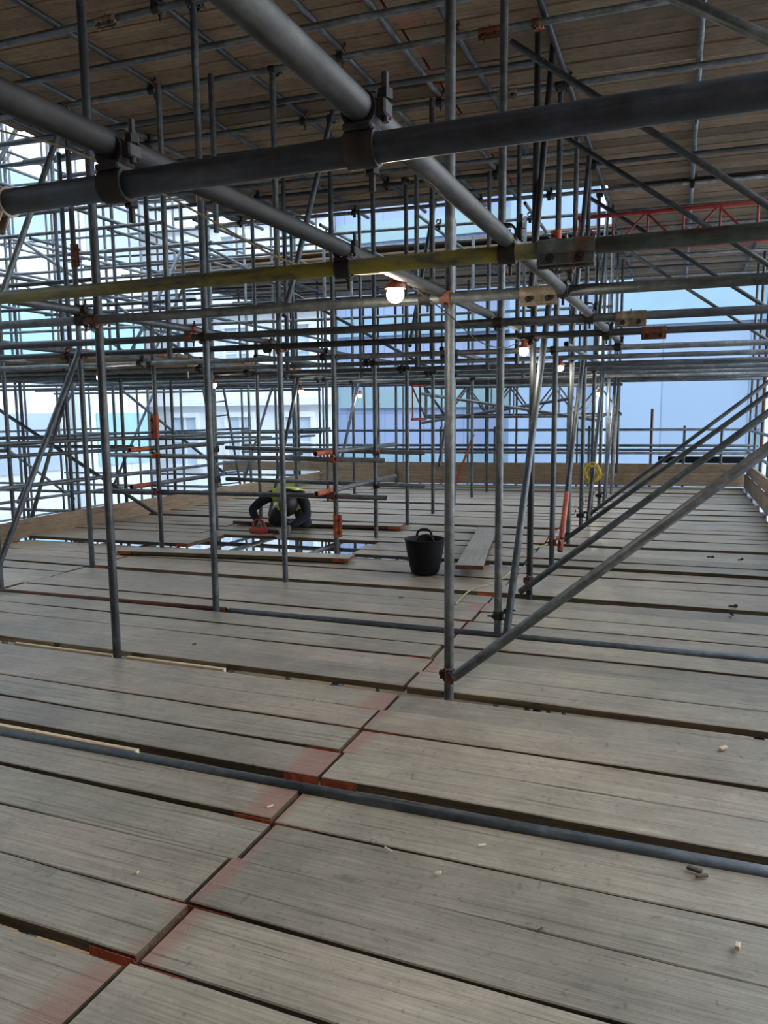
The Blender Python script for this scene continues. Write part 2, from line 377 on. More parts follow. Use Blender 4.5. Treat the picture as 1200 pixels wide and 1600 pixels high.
# right-hand block of pale blue cladding panels
b = building('office_building', 'pale blue panel-clad block seen beyond the far right guard rails', -5.2, 9.0, 25.0, -9.0, 14.0, 'bluewall')
bm = bmesh.new(); box(bm, -4.35, -4.05, -0.25, -0.002, 0, 23); link_bm('pilaster', bm, M['column'], b, smooth=False)
bm = bmesh.new(); box(bm, 0.45, 1.1, -0.35, -0.002, 0, 23); link_bm('pilaster', bm, M['column'], b, smooth=False)
bm = bmesh.new(); box(bm, -4.0, 0.4, -0.1, -0.002, 13.0, 14.6); link_bm('glass_band', bm, M['cyan'], b, smooth=False)
bm = bmesh.new(); box(bm, -4.0, 0.4, -0.1, -0.002, 8.1, 8.8); link_bm('glass_band', bm, M['cyan'], b, smooth=False)
bm = bmesh.new(); box(bm, -7.0, 7.0, -0.12, -0.002, 6.6, 7.2); link_bm('glass_band', bm, M['green_panel'], b, smooth=False)
# lilac block to its left
b = building('office_building', 'lilac-blue building with turquoise bands behind the centre uprights', -12.0, -5.25, 26.5, -9.0, 15.0, 'bluewall2')
for i, z in enumerate((6.8, 8.3, 10.6, 13.2, 16.5)):
    bm = bmesh.new(); box(bm, -3.3, 3.3, -0.12, -0.002, z, z + 0.7); link_bm('glass_band', bm, M['cyan' if i % 2 else 'green_panel'], b, smooth=False)
# pale classical terrace in the middle and left
b = building('terrace_building', 'off-white terrace with cornices and tall sash windows behind the worker', -27.5, -12.05, 26.0, -9.0, 17.0, 'stone')
for fl in range(7):
    for i in range(6):
        win(b, -6.4 + i * 2.55, 1.6 + fl * 3.4, 1.1, 1.9)
    bm = bmesh.new(); box(bm, -7.7, 7.7, -0.3, -0.002, 0.55 + fl * 3.4, 0.8 + fl * 3.4); link_bm('cornice', bm, M['whitewall'], b, smooth=False)
# white block with blue glass at the far left, facing right
b = building('office_building', 'white panelled block with blue glazing beyond the left edge of the scaffold', -14.0, 14.0, 0.0, -9.0, 19.0, 'whitewall2')
b.location = (-19.5, 11.0, -9.0); b.rotation_euler = (0, 0, PI / 2)
for fl in range(7):
    for i in range(6):
        x = -12.0 + i * 4.6
        bm = bmesh.new(); box(bm, x, x + 2.9, -0.06, -0.002, 1.2 + fl * 3.7, 3.1 + fl * 3.7); link_bm('glazing_panel', bm, M['glassblue' if (fl + i) % 3 else 'glassgrey'], b, smooth=False)
for i in range(6):
    bm = bmesh.new(); box(bm, -13.4 + i * 4.6, -12.9 + i * 4.6, -0.4, -0.002, 0, 28); link_bm('pilaster', bm, M['column'], b, smooth=False)

# ------------------------------------------------------------------ scaffold boards
BM_CACHE = {}
def board_mesh(L, wd, mat, var=0, th=0.038):
    key = (round(L, 2), round(wd, 3), mat, var)
    if key in BM_CACHE: return BM_CACHE[key]
    rnd = random.Random(hash((key[0], key[1], var)) & 0xffff)
    L = key[0]; n = max(4, int(L / 0.22)); bm = bmesh.new(); b = 0.0035; c = 0.008
    rings = []
    f0 = [rnd.uniform(-1, 1) for _ in range(4)]
    for i in range(n + 1):
        x = -L / 2 + L * i / n; t = i / n
        a = 0.0025 * (math.sin(t * 9 + f0[0] * 3) + 0.5 * rnd.uniform(-1, 1)); d = 0.0025 * (math.sin(t * 7 + f0[1] * 3) + 0.5 * rnd.uniform(-1, 1))
        zt = 0.0025 * math.sin(t * 5 + f0[2] * 3) + f0[3] * 0.001
        if i in (0, n): cc = c
        y0 = -wd / 2 + a; y1 = wd / 2 + d
        endx = 0.0
        prof = [(y0, -th + b), (y0 + b, -th), (y1 - b, -th), (y1, -th + b), (y1, -b + zt), (y1 - b, zt), (y0 + b, zt), (y0, -b + zt)]
        rings.append([bm.verts.new((x, y, z)) for y, z in prof])
    for A, B in zip(rings, rings[1:]):
        for i in range(8):
            f = bm.faces.new((A[i], B[i], B[(i + 1) % 8], A[(i + 1) % 8]))
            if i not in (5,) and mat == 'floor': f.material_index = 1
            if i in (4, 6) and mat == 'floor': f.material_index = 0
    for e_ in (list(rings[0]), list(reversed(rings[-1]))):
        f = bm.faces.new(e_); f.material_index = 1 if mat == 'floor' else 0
    bmesh.ops.recalc_face_normals(bm, faces=bm.faces)
    me = bpy.data.meshes.new('board'); bm.to_mesh(me); bm.free(); me.materials.append(M[mat]); me.materials.append(M['edge'])
    BM_CACHE[key] = me; return me
def band_mesh(wd, side, ln=0.15, th=0.036):
    """painted hoop iron wrapped round a board end"""
    key = ('band', round(wd, 3), side)
    if key in BM_CACHE: return BM_CACHE[key]
    bm = bmesh.new(); t = 0.0016; g_ = 0.004
    box(bm, 0 if side < 0 else -ln, ln if side < 0 else 0, -wd / 2 - g_ - t, -wd / 2 - g_, -th, -0.006)
    box(bm, 0 if side < 0 else -ln, ln if side < 0 else 0, wd / 2 + g_, wd / 2 + g_ + t, -th, -0.006)
    sx = -1 if side < 0 else 1
    x0, x1 = sorted((sx * 0.001, sx * 0.003))
    box(bm, x0, x1, -wd / 2 - g_ - t, wd / 2 + g_ + t, -th, -0.014, mi=1)
    for yy in (-wd / 2 - g_ - t,):
        for dx in (0.03, 0.11):
            cyl(bm, (-sx * dx, yy - 0.002, -0.019), (-sx * dx, yy, -0.019), 0.007, 8)
    me = bpy.data.meshes.new('end_band'); bm.to_mesh(me); bm.free(); me.materials.append(M['orange']); me.materials.append(M['rust'])
    BM_CACHE[key] = me; return me
BN = [0]
def board(name, p0, p1, wd, mat, label, group=None, bands='', cat='scaffold board', tilt=0.0):
    """p0,p1: centre line of the TOP face"""
    p0 = Vector(p0); p1 = Vector(p1); d = p1 - p0; L = d.length
    BN[0] += 1
    o = inst(name, board_mesh(L, wd, mat, BN[0] % 4))
    o.location = (p0 + p1) / 2
    o.rotation_euler = (tilt, -math.asin(d.z / L), math.atan2(d.y, d.x))
    tag(o, label, cat, group)
    for s_, ch in ((-1, 'l'), (1, 'r')):
        if ch in bands:
            e = inst('end_band', band_mesh(wd, s_), o); e.location = (s_ * round(L, 2) / 2, 0, 0); e['label'] = 'orange painted end band'
    return o

XJ0, XJ1 = -5.18, -1.28         # the two joint lines across the deck
XL, XR = -6.98, 1.08
def bay_name(k):
    return {-4: 'behind the camera line', -3: 'in front of the nearest open gap', -2: 'between the nearest gap and the nearer floor tube',
            -1: 'just beyond the nearer floor tube', 0: 'between nearest upright and second floor tube', 1: 'beyond the second floor tube'}.get(k)
DK = {k: 0.0 if k < 3 else 0.041 for k in range(-5, 12)}
for k in range(-3, 10):
    for col in range(3):
        if col == 0 and k < 0: continue
        xa, xb = ((XL, XJ0 - 0.008), (XJ0 + 0.008, XJ1 - 0.008), (XJ1 + 0.008, XR))[col]
        for s_ in range(4):
            jit = 0.012 * math.sin(k * 5.1 + s_ * 2.3)
            x0, x1 = xa + (jit if col > 0 else 0), xb + (jit if col < 2 else 0)
            if k == 3 and s_ < 3:
                if col == 0: x1 = -4.87 + jit * 2
                if col == 1: x0 = -2.99 + jit * 2
            if k == 2 and s_ == 3 and col == 1: pass
            def yy(X, f, k=k):
                lo = LY(X, k) + 0.05; hi = LY(X, k + 1) - 0.045
                if k == -2: lo += 0.055; hi += 0.03
                if k == -1: lo += 0.05; hi += 0.0
                if k == -3: hi += 0.135
                if k == 2: hi += 0.092
                return lo + (hi - lo) * f
            f = (s_ + 0.5) / 4
            ya, yb = yy(x0, f), yy(x1, f)
            pitch = ((yy(x0, 1) - yy(x0, 0)) + (yy(x1, 1) - yy(x1, 0))) / 8
            wd = pitch - 0.006 - 0.004 * abs(math.sin(k * 3.3 + s_ * 1.7 + col))
            z = DK[k] + 0.006 * math.sin(k * 2.7 + s_ * 4.1 + col * 1.3)
            side = ('left of the left-hand joint line', 'between the two orange-edged joint lines', 'right of the centre joint line')[col]
            bn = bay_name(k)
            if bn is None:
                row = k * 4 + s_ - 8
                lab = f'grey floor board {side}, {nth(row)} row beyond the second line of uprights'
                lab = f'grey floor board {side}, {nth(row)} row past the fallen-in dark step' if k >= 3 else f'grey floor board {side}, {nth(s_)} row before the dark step'
                if k >= 3: lab = f'grey floor board {side}, {nth((k - 3) * 4 + s_)} row past the dark step'
            else:
                sd2 = ('far-left', 'left-hand', 'right-hand')[col]
                lab = f'weathered {sd2} floor board, {nth(s_)} row {bn}'
            bands = {0: 'r', 1: 'lr', 2: 'l'}[col]
            if k >= 0 and (k * 4 + s_ + col) % 3: bands = ''
            dz = 0.0
            if k == 7 and col == 2 and False: dz = 0
            board('floor_board', (x0, ya, z), (x1, yb, z), wd, 'floor', lab, group='boards of the working deck', bands=bands)

for (x0, x1, xm, f_, dz, nm) in ((-3.35, -2.12, -1, 0.062, -0.010, 'added pale strip for sunlit board edge in the gap behind the nearer floor tube'),
                               (-3.9, -3.13, 0, 0.012, -0.012, 'added pale strip for sunlit board edge left of the nearest left upright'),
                               (-3.03, -2.35, 0, 0.018, -0.012, 'added pale strip for sunlit board edge right of the nearest left upright'),
                               (-2.1, -1.42, -2, 0.075, -0.022, 'added pale strip for bright light in the gap closest to the camera')):
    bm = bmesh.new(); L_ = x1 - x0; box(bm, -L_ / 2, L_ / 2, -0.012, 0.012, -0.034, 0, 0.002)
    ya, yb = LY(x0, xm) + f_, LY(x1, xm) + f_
    o = link_bm('sunlit_edge_strip', bm, M['new'], loc=((x0 + x1) / 2, (ya + yb) / 2, dz)); o.rotation_euler = (0, 0, math.atan2(yb - ya, L_)); tag(o, nm, 'sunlit edge strip')  # added strips, coloured pale in place of sunlight on board edges
# loose boards lying on the deck
board('loose_board', (-5.32, 6.30, 0.052), (-2.87, 6.58, 0.060), 0.225, 'floor', 'loose grey board with orange end lying in front of the floor opening', bands='lr')
board('loose_board', (-5.15, 8.22, 0.098), (-3.0, 8.42, 0.098), 0.225, 'floor', 'loose board with red end lying behind the kneeling worker', bands='r')
board('loose_board', (-1.605, 6.17, 0.135), (-2.02, 8.62, 0.092), 0.225, 'floor', 'short loose board beside the black tub pointing away, orange near end', bands='l')

# toe boards
def toe(p0, p1, z, h, label, bands='', group=None):
    p0 = Vector((*p0, 0)); p1 = Vector((*p1, 0)); d = p1 - p0; L = d.length
    BN[0] += 1
    o = inst('toe_board', board_mesh(L, h, 'toe', BN[0] % 4)); o.location = (p0 + p1) / 2 + Vector((0, 0, z + h / 2))
    o.rotation_euler = (PI / 2, 0, math.atan2(d.y, d.x)); tag(o, label, 'toe board', group)
    for s_, ch in ((-1, 'l'), (1, 'r')):
        if ch in bands:
            e = inst('end_band', band_mesh(h, s_), o); e.location = (s_ * round(L, 2) / 2, 0, 0); e['label'] = 'orange painted end band'
    return o
def far_y(X): return 13.95 + (X + 6.5) * (14.98 - 13.95) / 7.7
toe((-6.7, far_y(-6.7)), (-2.9, far_y(-2.9)), 0.05, 0.225, 'lower brown toe board along the far edge, left length')
toe((-2.898, far_y(-2.898)), (-0.9, far_y(-0.9)), 0.05, 0.225, 'lower brown toe board along the far edge behind the centre uprights')
toe((-0.898, far_y(-0.898)), (1.15, far_y(1.15)), 0.05, 0.225, 'lower brown toe board along the far edge, right length')
toe((-8.9, far_y(-8.9) + 0.09), (-4.3, far_y(-4.3) + 0.09), 0.26, 0.19, 'upper toe board behind the far edge, left length')
toe((-4.298, far_y(-4.298) + 0.09), (-1.6, far_y(-1.6) + 0.09), 0.26, 0.19, 'upper toe board behind the far edge, middle length')
toe((-1.598, far_y(-1.598) + 0.09), (1.15, far_y(1.15) + 0.09), 0.26, 0.19, 'upper toe board behind the far edge, right length')
lt = [(-7.06, 3.2), (-7.03, 6.55), (-6.9, 10.2), (-6.75, 13.9)]
for i, nm in enumerate(('nearest length', 'second length past the vertical joint', 'far length running to the corner')):
    toe(lt[i + 1], lt[i], 0.0 + (0.02 if i else 0), 0.225, 'brown toe board on the left deck edge, ' + nm, bands='l' if i == 0 else '')
for j, (a, b_) in enumerate(((3.0, 9.4), (9.42, 11.6), (11.62, 14.85))):
    nm = ('nearest', 'middle', 'farthest')[j]
    toe((1.13, b_), (1.13, a), 0.05, 0.225, f'pale toe board on the right deck edge, lower row, {nm} length', bands='lr')
    toe((1.17, b_), (1.17, a), 0.275, 0.19, f'pale toe board on the right deck edge, upper row, {nm} length', bands='lr')

# overhead deck
ZC = 4.238      # top face of the overhead boards
def odeck(xs, y0, y1, rows_gap, words, off=0, bands='', z=ZC, name='overhead_board', slope=0.05, grp='boards of the overhead deck', ref=''):
    y = y0; r = 0
    while y + 0.225 < y1:
        for ci in range(len(xs) - 1):
            x0, x1 = xs[ci] + 0.002, xs[ci + 1] - 0.002
            ja = 0.02 * math.sin(r * 3.1 + ci)
            ya = y + 0.115 + slope * (x0 + 1.0); yb = y + 0.115 + slope * (x1 + 1.0)
            board(name, (x0 + ja, ya, z + 0.004 * math.sin(r * 2 + ci)), (x1 + ja, yb, z + 0.004 * math.sin(r * 2 + ci)), 0.225, 'ceil', f'{words[ci]}, {nth(r)} row from the near side', group=grp, bands=bands)
        y += 0.236 + (0.03 if (r in rows_gap) else 0.0); r += 1
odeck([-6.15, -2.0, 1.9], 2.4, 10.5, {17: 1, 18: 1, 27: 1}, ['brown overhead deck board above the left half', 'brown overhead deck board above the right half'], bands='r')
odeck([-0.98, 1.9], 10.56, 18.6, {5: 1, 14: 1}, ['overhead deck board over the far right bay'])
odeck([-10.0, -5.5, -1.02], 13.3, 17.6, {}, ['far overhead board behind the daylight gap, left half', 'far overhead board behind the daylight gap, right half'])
# patches of boarding on the middle lift, seen edge-on
odeck([-9.2, -5.3], 7.3, 10.8, {}, ['mid-level deck board by the left guard rails'], z=2.10, name='mid_deck_board', grp='boards on the middle lift')
odeck([-4.9, -1.2, 1.0], 12.6, 15.2, {}, ['mid-level deck board above the far edge, left half', 'mid-level deck board above the far edge, right half'], z=2.12, name='mid_deck_board', grp='boards on the middle lift')

# deck one lift below, seen only through the gaps
bm = bmesh.new()
y = 1.0
while y < 16:
    box(bm, -12, 3, y, y + 0.222, -2.04, -2.0); y += 0.232
o = link_bm('floor', bm, M['toe'], smooth=False); o['kind'] = 'structure'

# ------------------------------------------------------------------ uprights
ROWN = {-1.03: 'centre row', -3.08: 'row left of centre', -5.15: 'left row inside the toe board'}
ROWMAT = {}
ups = {}
for X in (-1.03, -3.08, -5.15):
    for k in range(0, 11):
        y = G(X, k); top = 4.11 if (X > -6 and y < 10.6 and not (X == -3.08 and k < 0)) else 4.15
        if k == 0: top = 4.12
        mat = 'steel'
        if X == -1.03: mat = {0: 'lite', 1: 'lite', 2: 'dark', 3: 'steel', 4: 'lite'}.get(k, mat)
        o = tube('scaffold_standard', (X, y, -2.0), (X, y, top), mat, f'grey upright tube, {nth(k)} from the camera in the {ROWN[X]}', 'scaffold upright', 'uprights standing through the deck')
        ups[(X, k)] = o
# right-hand row outside the toe board
for k in range(3, 12):
    y = 3.6 + 1.12 * k
    o = tube('scaffold_standard', (1.27, y, -2.0), (1.27, y, 4.11), random.choice(['steel', 'lite', 'rust' if k == 9 else 'steel']), f'grey upright tube, {nth(k - 3)} along the row outside the right toe board', 'scaffold upright', 'uprights outside the right toe board')
# extra uprights of the left outer cage
LEFTX = (-7.25, -9.3, -11.4, -13.5)
for xi, X in enumerate(LEFTX):
    for k in range(1, 12):
        y = G(X, k) + 0.12 * math.sin(xi * 2.2 + k)
        tube('scaffold_standard', (X, y, -4.0), (X, y, 7.5), random.choice(['steel', 'lite', 'lite', 'dark']), f'upright tube in the {ORD[xi]} row outside the left toe board', 'scaffold upright', f'uprights of the {ORD[xi]} outer row on the left')
# uprights beyond the far edge
for i, X in enumerate((-8.2, -7.1, -6.1, -5.15, -4.1, -3.08, -2.05)):
    for j, y in enumerate((15.6, 17.2)):
        tube('scaffold_standard', (X, y, -3.0), (X, y, 4.1), random.choice(['steel', 'lite', 'dark']), f'upright tube beyond the far toe board, {ORD[i]} from the left, {("nearer", "farther")[j]} line', 'scaffold upright', 'uprights beyond the far toe board')

# extra short uprights standing only on the overhead structure
for i, (X, y, z0) in enumerate(((-4.1, 5.3, 1.9), (-2.1, 6.9, 1.9), (-4.1, 7.9, 1.9), (-2.1, 9.2, 1.9), (-4.1, 9.9, 1.9), (-2.1, 11.6, 1.9), (-1.55, 8.1, 1.9), (-3.6, 6.2, 2.9), (-2.6, 8.1, 1.9), (-6.1, 7.2, 1.9), (-6.1, 9.1, 1.9))):
    kk = round((y - 3.55) / 1.08); y = LY(X, kk) - 0.105; z0 = 1.90 if z0 < 2 else z0
    tube('hanger_tube', (X, y, z0), (X, y, 4.12), 'steel', f'short hanging upright tube, {ORD[i]} of those between middle and top lifts', 'scaffold upright', 'short uprights between the lifts')

# ------------------------------------------------------------------ ledgers (run left to right)
def ledger(k, z, x0, x1, mat, label, dy=-0.056, cat='scaffold ledger', group=None, z1=None):
    return tube('scaffold_ledger', (x0, LY(x0, k) + dy, z), (x1, LY(x1, k) + dy, z1 if z1 is not None else z), mat, label, cat, group)
LZ = 1.95
tube('scaffold_ledger', (-1.33, 1.22, 1.845), (0.9, 1.22, 1.855), 'blue', 'closest thick dark ledger tube crossing the whole view under the long beams', 'scaffold ledger')
tube('scaffold_ledger', (-2.62, 2.36, 1.885), (-0.325, 2.36, 1.895), 'yellow', 'ledger tube with worn yellow-green paint, second from the camera', 'scaffold ledger')
tube('scaffold_ledger', (-0.322, 2.36, 1.895), (1.2, 2.36, 1.90), 'green', 'greenish ledger tube right of the big sleeve coupler, second from the camera', 'scaffold ledger')
tube('scaffold_ledger', (-4.5, 3.50, 1.955), (-0.47, 3.51, 1.945), 'lite', 'ledger tube crossing the nearest centre upright beside the lit lamp', 'scaffold ledger')
tube('scaffold_ledger', (-0.465, 3.51, 1.945), (1.3, 3.515, 1.94), 'steel', 'ledger tube right of the pale sleeve coupler, third from the camera', 'scaffold ledger')
for k in range(1, 11):
    mat = ['dark', 'dark', 'lite', 'steel', 'dark', 'steel', 'steel', 'lite', 'steel', 'steel'][k - 1]
    ledger(k, LZ + (0.0 if k != 2 else 0.02), -9.4 if k > 3 else -7.3, 1.4, mat, f'middle-lift ledger tube crossing the {nth(k)} line of uprights beyond the nearest one', group='middle-lift ledgers')
for k in range(6, 12):      # intermediate ones, lift is dense
    tube('scaffold_ledger', (-9.4, LY(-9.4, k) - 0.55, LZ + 0.02), (1.4, LY(1.4, k) - 0.55, LZ + 0.02), random.choice(['steel', 'dark']), f'middle-lift ledger tube in front of the {nth(k)} line of uprights', 'scaffold ledger', 'middle-lift ledgers')
UZ = 4.10
for k in range(0, 14):
    x1 = 2.0
    x0 = -6.6 if k < 7 else -10.2
    ledger(k, UZ, x0, x1, random.choice(['steel', 'steel', 'dark', 'lite']), f'top-lift ledger tube over the {nth(k)} line of uprights', group='top-lift ledgers', dy=-0.056)
for k in range(1, 7):
    tube('scaffold_ledger', (-6.6, LY(-6.6, k) - 0.55, UZ + 0.0), (-1.1, LY(-1.1, k) - 0.55, UZ + 0.0), 'steel', f'top-lift ledger tube in front of the {nth(k)} line of uprights', 'scaffold ledger', 'top-lift ledgers')
# lower ledgers right under the deck
for k in range(-2, 11):
    ledger(k, -0.118 + DK[min(k, 9)] * 0, -7.3, 1.35, 'steel', f'under-deck ledger tube below the {nth(k + 2)} gap of the deck', group='under-deck ledgers', dy=-0.056)
# third lift between middle and top: light grid left and far
for li, z in enumerate((3.0,)):
    for k in range(4, 11, 2):
        ledger(k, z, -9.4, -1.0, 'steel', f'ledger tube halfway to the top lift, {nth(k // 2 - 2)} from the camera', group='half-lift ledgers', dy=0.056)
# outer cage on the left: ledgers both ways at many heights
zs = (-1.9, -0.9, 0.05, 1.0, 1.95, 2.9, 3.9, 4.9, 6.0)
for zi, z in enumerate(zs):
    for k in range(3, 12, 2 if (zi % 2 or z < 1.5) else 1):
        x1 = -7.2 if z < 3.9 else (-6.4 if k < 8 else -7.0)
        if 2 < z < 3.9: x1 = -6.0
        ledger(k, z + 0.03 * math.sin(k * 1.7 + zi), -13.8 + random.random(), x1, random.choice(['steel', 'lite', 'lite']), f'ledger tube of the left outer cage at the {nth(zi)} height from below', group='ledgers of the left outer cage', dy=0.056 + 0.1 * math.sin(k + zi))

# ------------------------------------------------------------------ floor tubes lying in the gaps
tube('floor_tube', (-3.05, 2.425, 0.004), (0.75, 2.462, 0.0), 'steel', 'long worn tube lying in the deck gap nearest the camera', 'scaffold tube')
tube('floor_tube', (-6.9, 4.49, 0.0), (-3.02, 4.64, 0.0), 'rust', 'reddish tube lying flush in the deck at left, second floor tube', 'scaffold tube')
tube('floor_tube', (-3.0, 4.64, 0.0), (1.05, 4.70, 0.0), 'steel', 'grey tube lying flush in the deck crossing behind the nearest upright', 'scaffold tube')

# ------------------------------------------------------------------ transoms (run away from the camera)
def transom(X0, Y0, X1, Y1, z0, z1, mat, label, group=None, name='scaffold_transom'):
    return tube(name, (X0, Y0, z0), (X1, Y1, z1), mat, label, 'scaffold transom', group)
transom(-0.50, 0.35, -0.50, 7.2, 1.895, 2.02, 'grey', 'big close tube running away from top left over the nearest ledger')
transom(-0.99, 0.55, -1.10, 5.6, 1.905, 2.02, 'brown', 'second close tube running away, passing over beside the lit lamp')
transom(-3.17, 2.6, -3.20, 8.6, 2.005, 2.01, 'steel', 'pale-sided tube running away at left over the third ledger')
transom(-5.25, 3.0, -5.28, 9.6, 2.005, 2.01, 'steel', 'tube running away over the left row of uprights')
for i, X in enumerate((-2.1, -4.1, -0.95, 1.2)):
    transom(X, 7.0, X, 14.6, 2.01, 2.01, 'steel', f'far middle-lift tube running away, {ORD[i]} of the distant set', 'distant middle-lift transoms')
TX = [-5.9, -5.05, -4.2, -3.35, -2.5, -2.05, -1.62, -0.97, 0.05, 1.1]
for i, X in enumerate(TX):
    y1 = 10.4 if X < -0.98 else 18.4
    transom(X, 2.3, X, y1, UZ + 0.056, UZ + 0.056, 'lite' if X == 0.05 else random.choice(['steel', 'dark']), f'tube under the overhead boards running away, {nth(i)} from the left', 'tubes under the overhead boards')
for i, X in enumerate((-9.5, -8.0, -6.5, -5.0, -3.5, -2.0)):
    transom(X, 10.5 if X > -6 else 9.5, X, 17.6, UZ + 0.056, UZ + 0.056, 'steel', f'far top-lift tube running away past the daylight gap, {ORD[i]} from left', 'far top-lift transoms')
for i, X in enumerate((-6.5, -5.6, -4.5, -3.6, -2.4, -1.7, -0.6, 0.4)):
    transom(X, 1.0, X, 14.6, -0.064, -0.064, 'steel', f'under-deck tube running away beneath the boards, {ORD[i]} from left', 'under-deck transoms')
for xi, X in enumerate(LEFTX):
    for zi, z in enumerate(zs):
        if xi > 1 and (zi + xi) % 2: continue
        transom(X + 0.06, 3.6, X + 0.06, 15.4, z + 0.11, z + 0.09, random.choice(['steel', 'lite']), f'tube of the left outer cage running away in its {ORD[xi]} row', f'transoms of the outer cage, {ORD[xi]} row')

# ------------------------------------------------------------------ guard rails
def rail(p0, p1, label, mat='lite', group=None): return tube('guard_rail', p0, p1, mat, label, 'guard rail', group)
rail((-5.78, 6.72, 0.99), (-2.59, 6.75, 0.972), 'upper near rail of the guard around the floor opening')
rail((-5.80, 6.72, 0.60), (-2.57, 6.75, 0.615), 'lower near rail of the guard around the floor opening')
rail((-5.09, 7.93, 1.02), (-2.58, 7.96, 0.98), 'upper far rail of the guard around the floor opening')
rail((-5.10, 7.93, 0.64), (-2.58, 7.96, 0.615), 'lower far rail of the guard around the floor opening')
for zz, nm in ((1.045, 'upper'), (0.665, 'lower')):
    r_ = rail((-3.16, 6.45, zz), (-3.16, 8.6, zz), f'{nm} right end rail of the opening guard, orange near end', 'lite')
    e = tube('painted_end', (0, 0, -0.012), (0, 0, 0.36), 'orange', parent=r_); e.scale = (1.06, 1.06, 1); e['label'] = 'orange painted tube end'
    r_ = rail((-5.24, 6.38, zz + 0.02), (-5.24, 8.1, zz + 0.02), f'{nm} left end rail of the opening guard, orange near end', 'steel')
    e = tube('painted_end', (0, 0, -0.012), (0, 0, 0.30), 'orange', parent=r_); e.scale = (1.06, 1.06, 1); e['label'] = 'orange painted tube end'
rail((-7.16, 3.2, 0.98), (-7.14, 8.9, 0.95), 'upper guard rail along the left toe board, near length')
rail((-7.14, 8.92, 0.95), (-7.12, 14.5, 0.96), 'upper guard rail along the left toe board, far length')
rail((-7.16, 3.2, 0.60), (-7.12, 13.9, 0.60), 'lower guard rail along the left toe board')
for i, z in enumerate((1.07, 0.78, 0.70, 0.64)):
    rail((-8.5, far_y(-8.5) + 0.16, z), (1.35, far_y(1.35) + 0.16, z), f'guard rail along the far edge, {ORD[i]} from the top', 'steel' if i < 3 else 'lite')
for i, X in enumerate((-5.6, -4.35, -3.3, -1.55, -0.45, 0.12, 0.75)):
    tube('guard_post', (X, far_y(X) + 0.22, -0.3), (X, far_y(X) + 0.22, 1.45 if X == -0.45 else 1.14), 'rust' if X == -0.45 else 'steel', f'short guard post behind the far toe boards, {ORD[i]} from left', 'guard post')
for i, z in enumerate((1.05, 0.66)):
    rail((1.21, 3.0, z), (1.21, 15.3, z), f'{("upper", "lower")[i]} guard rail along the right edge of the deck')

# ------------------------------------------------------------------ braces
def brace(p0, p1, mat, label, group=None): return tube('scaffold_brace', p0, p1, mat, label, 'brace tube', group)
bN = brace((-0.985, 3.49, 0.125), (0.98, 3.47, 1.80), 'lite', 'nearest raking tube rising right from the foot of nearest upright')
brace((-1.09, 5.73, -0.02 + 0.06), (1.2, 5.73, 1.92), 'steel', 'second raking tube rising right from the third centre upright')
brace((-1.10, 7.97, 0.06), (1.22, 7.97, 1.92), 'steel', 'third raking tube rising right from the fifth centre upright')
brace((-1.06, 10.2, 0.06), (1.2, 10.2, 1.92), 'steel', 'farthest raking tube rising right from the seventh centre upright')
for (y, z0, z1, x0, x1, nm) in ((3.47, 3.85, 2.0, -1.35, 1.6, 'nearest'), (5.73, 4.02, 2.05, -1.21, 1.4, 'second'), (7.97, 4.09, 2.05, -1.16, 1.65, 'third'), (10.2, 4.09, 2.05, -1.18, 1.72, 'fourth'), (12.45, 4.0, 2.1, -1.07, 1.6, 'farthest')):
    brace((x0, y, z0), (x1, y, z1), 'steel', f'{nm} tube slanting down to the right below the overhead deck')
# leaning pairs beside every other centre upright
brace((-0.955, 4.60, 0.03), (-0.955, 6.12, 2.36), 'steel', 'leaning tube beside the second centre upright, lower length')
brace((-0.99, 5.42, 2.14), (-1.0, 6.42, 4.52), 'dark', 'leaning tube crossing the third centre upright near the top deck')
ob = brace((-0.955, 6.92, 0.17), (-0.955, 8.36, 2.0), 'steel', 'leaning tube with orange lower end beside the fourth centre upright')
e = tube('painted_end', (0, 0, -0.01), (0, 0, 0.62), 'orange', parent=ob); e.scale = (1.05, 1.05, 1); e['label'] = 'orange painted tube end'
brace((-0.955, 9.2, 0.10), (-0.955, 10.75, 2.0), 'steel', 'leaning tube beside the sixth centre upright')
brace((-0.955, 11.3, 0.10), (-0.955, 12.9, 2.0), 'steel', 'leaning tube beside the eighth centre upright')
brace((-0.955, 12.6, 0.10), (-0.955, 13.6, 2.0), 'lite', 'farthest leaning tube of the centre row')
brace((-0.955, 7.4, 2.1), (-0.955, 8.5, 4.1), 'steel', 'leaning tube above the fourth centre upright')
brace((-0.955, 9.7, 2.1), (-0.955, 10.7, 4.1), 'steel', 'leaning tube above the sixth centre upright')
brace((-5.07, 4.40, 0.02), (-5.07, 5.55, 1.99), 'steel', 'diagonal tube rising from the left frame edge to the left row')
brace((-7.33, 7.0, 0.05), (-7.33, 7.95, 2.1), 'steel', 'diagonal tube outside the left toe board behind the near diagonal')
brace((-5.07, 8.9, 0.06), (-5.07, 9.86, 1.98), 'steel', 'diagonal tube rising behind the worker, nearer one')
brace((-5.07, 11.3, 0.7), (-5.07, 12.0, 1.9), 'steel', 'diagonal tube rising behind the worker, farther one')
brace((-3.0, 9.9, 0.7), (-3.0, 10.6, 1.9), 'steel', 'diagonal tube behind the right end of the opening guard')
brace((-5.07, 4.6, 2.1), (-5.07, 5.6, 4.1), 'lite', 'diagonal tube rising to the overhead deck over left row')
brace((-3.0, 5.6, 2.2), (-3.0, 6.6, 4.1), 'steel', 'diagonal tube rising to the overhead deck left of centre')
brace((-3.0, 8.7, 2.2), (-3.0, 9.7, 4.1), 'steel', 'farther diagonal tube rising to the overhead deck left of centre')
di = 0
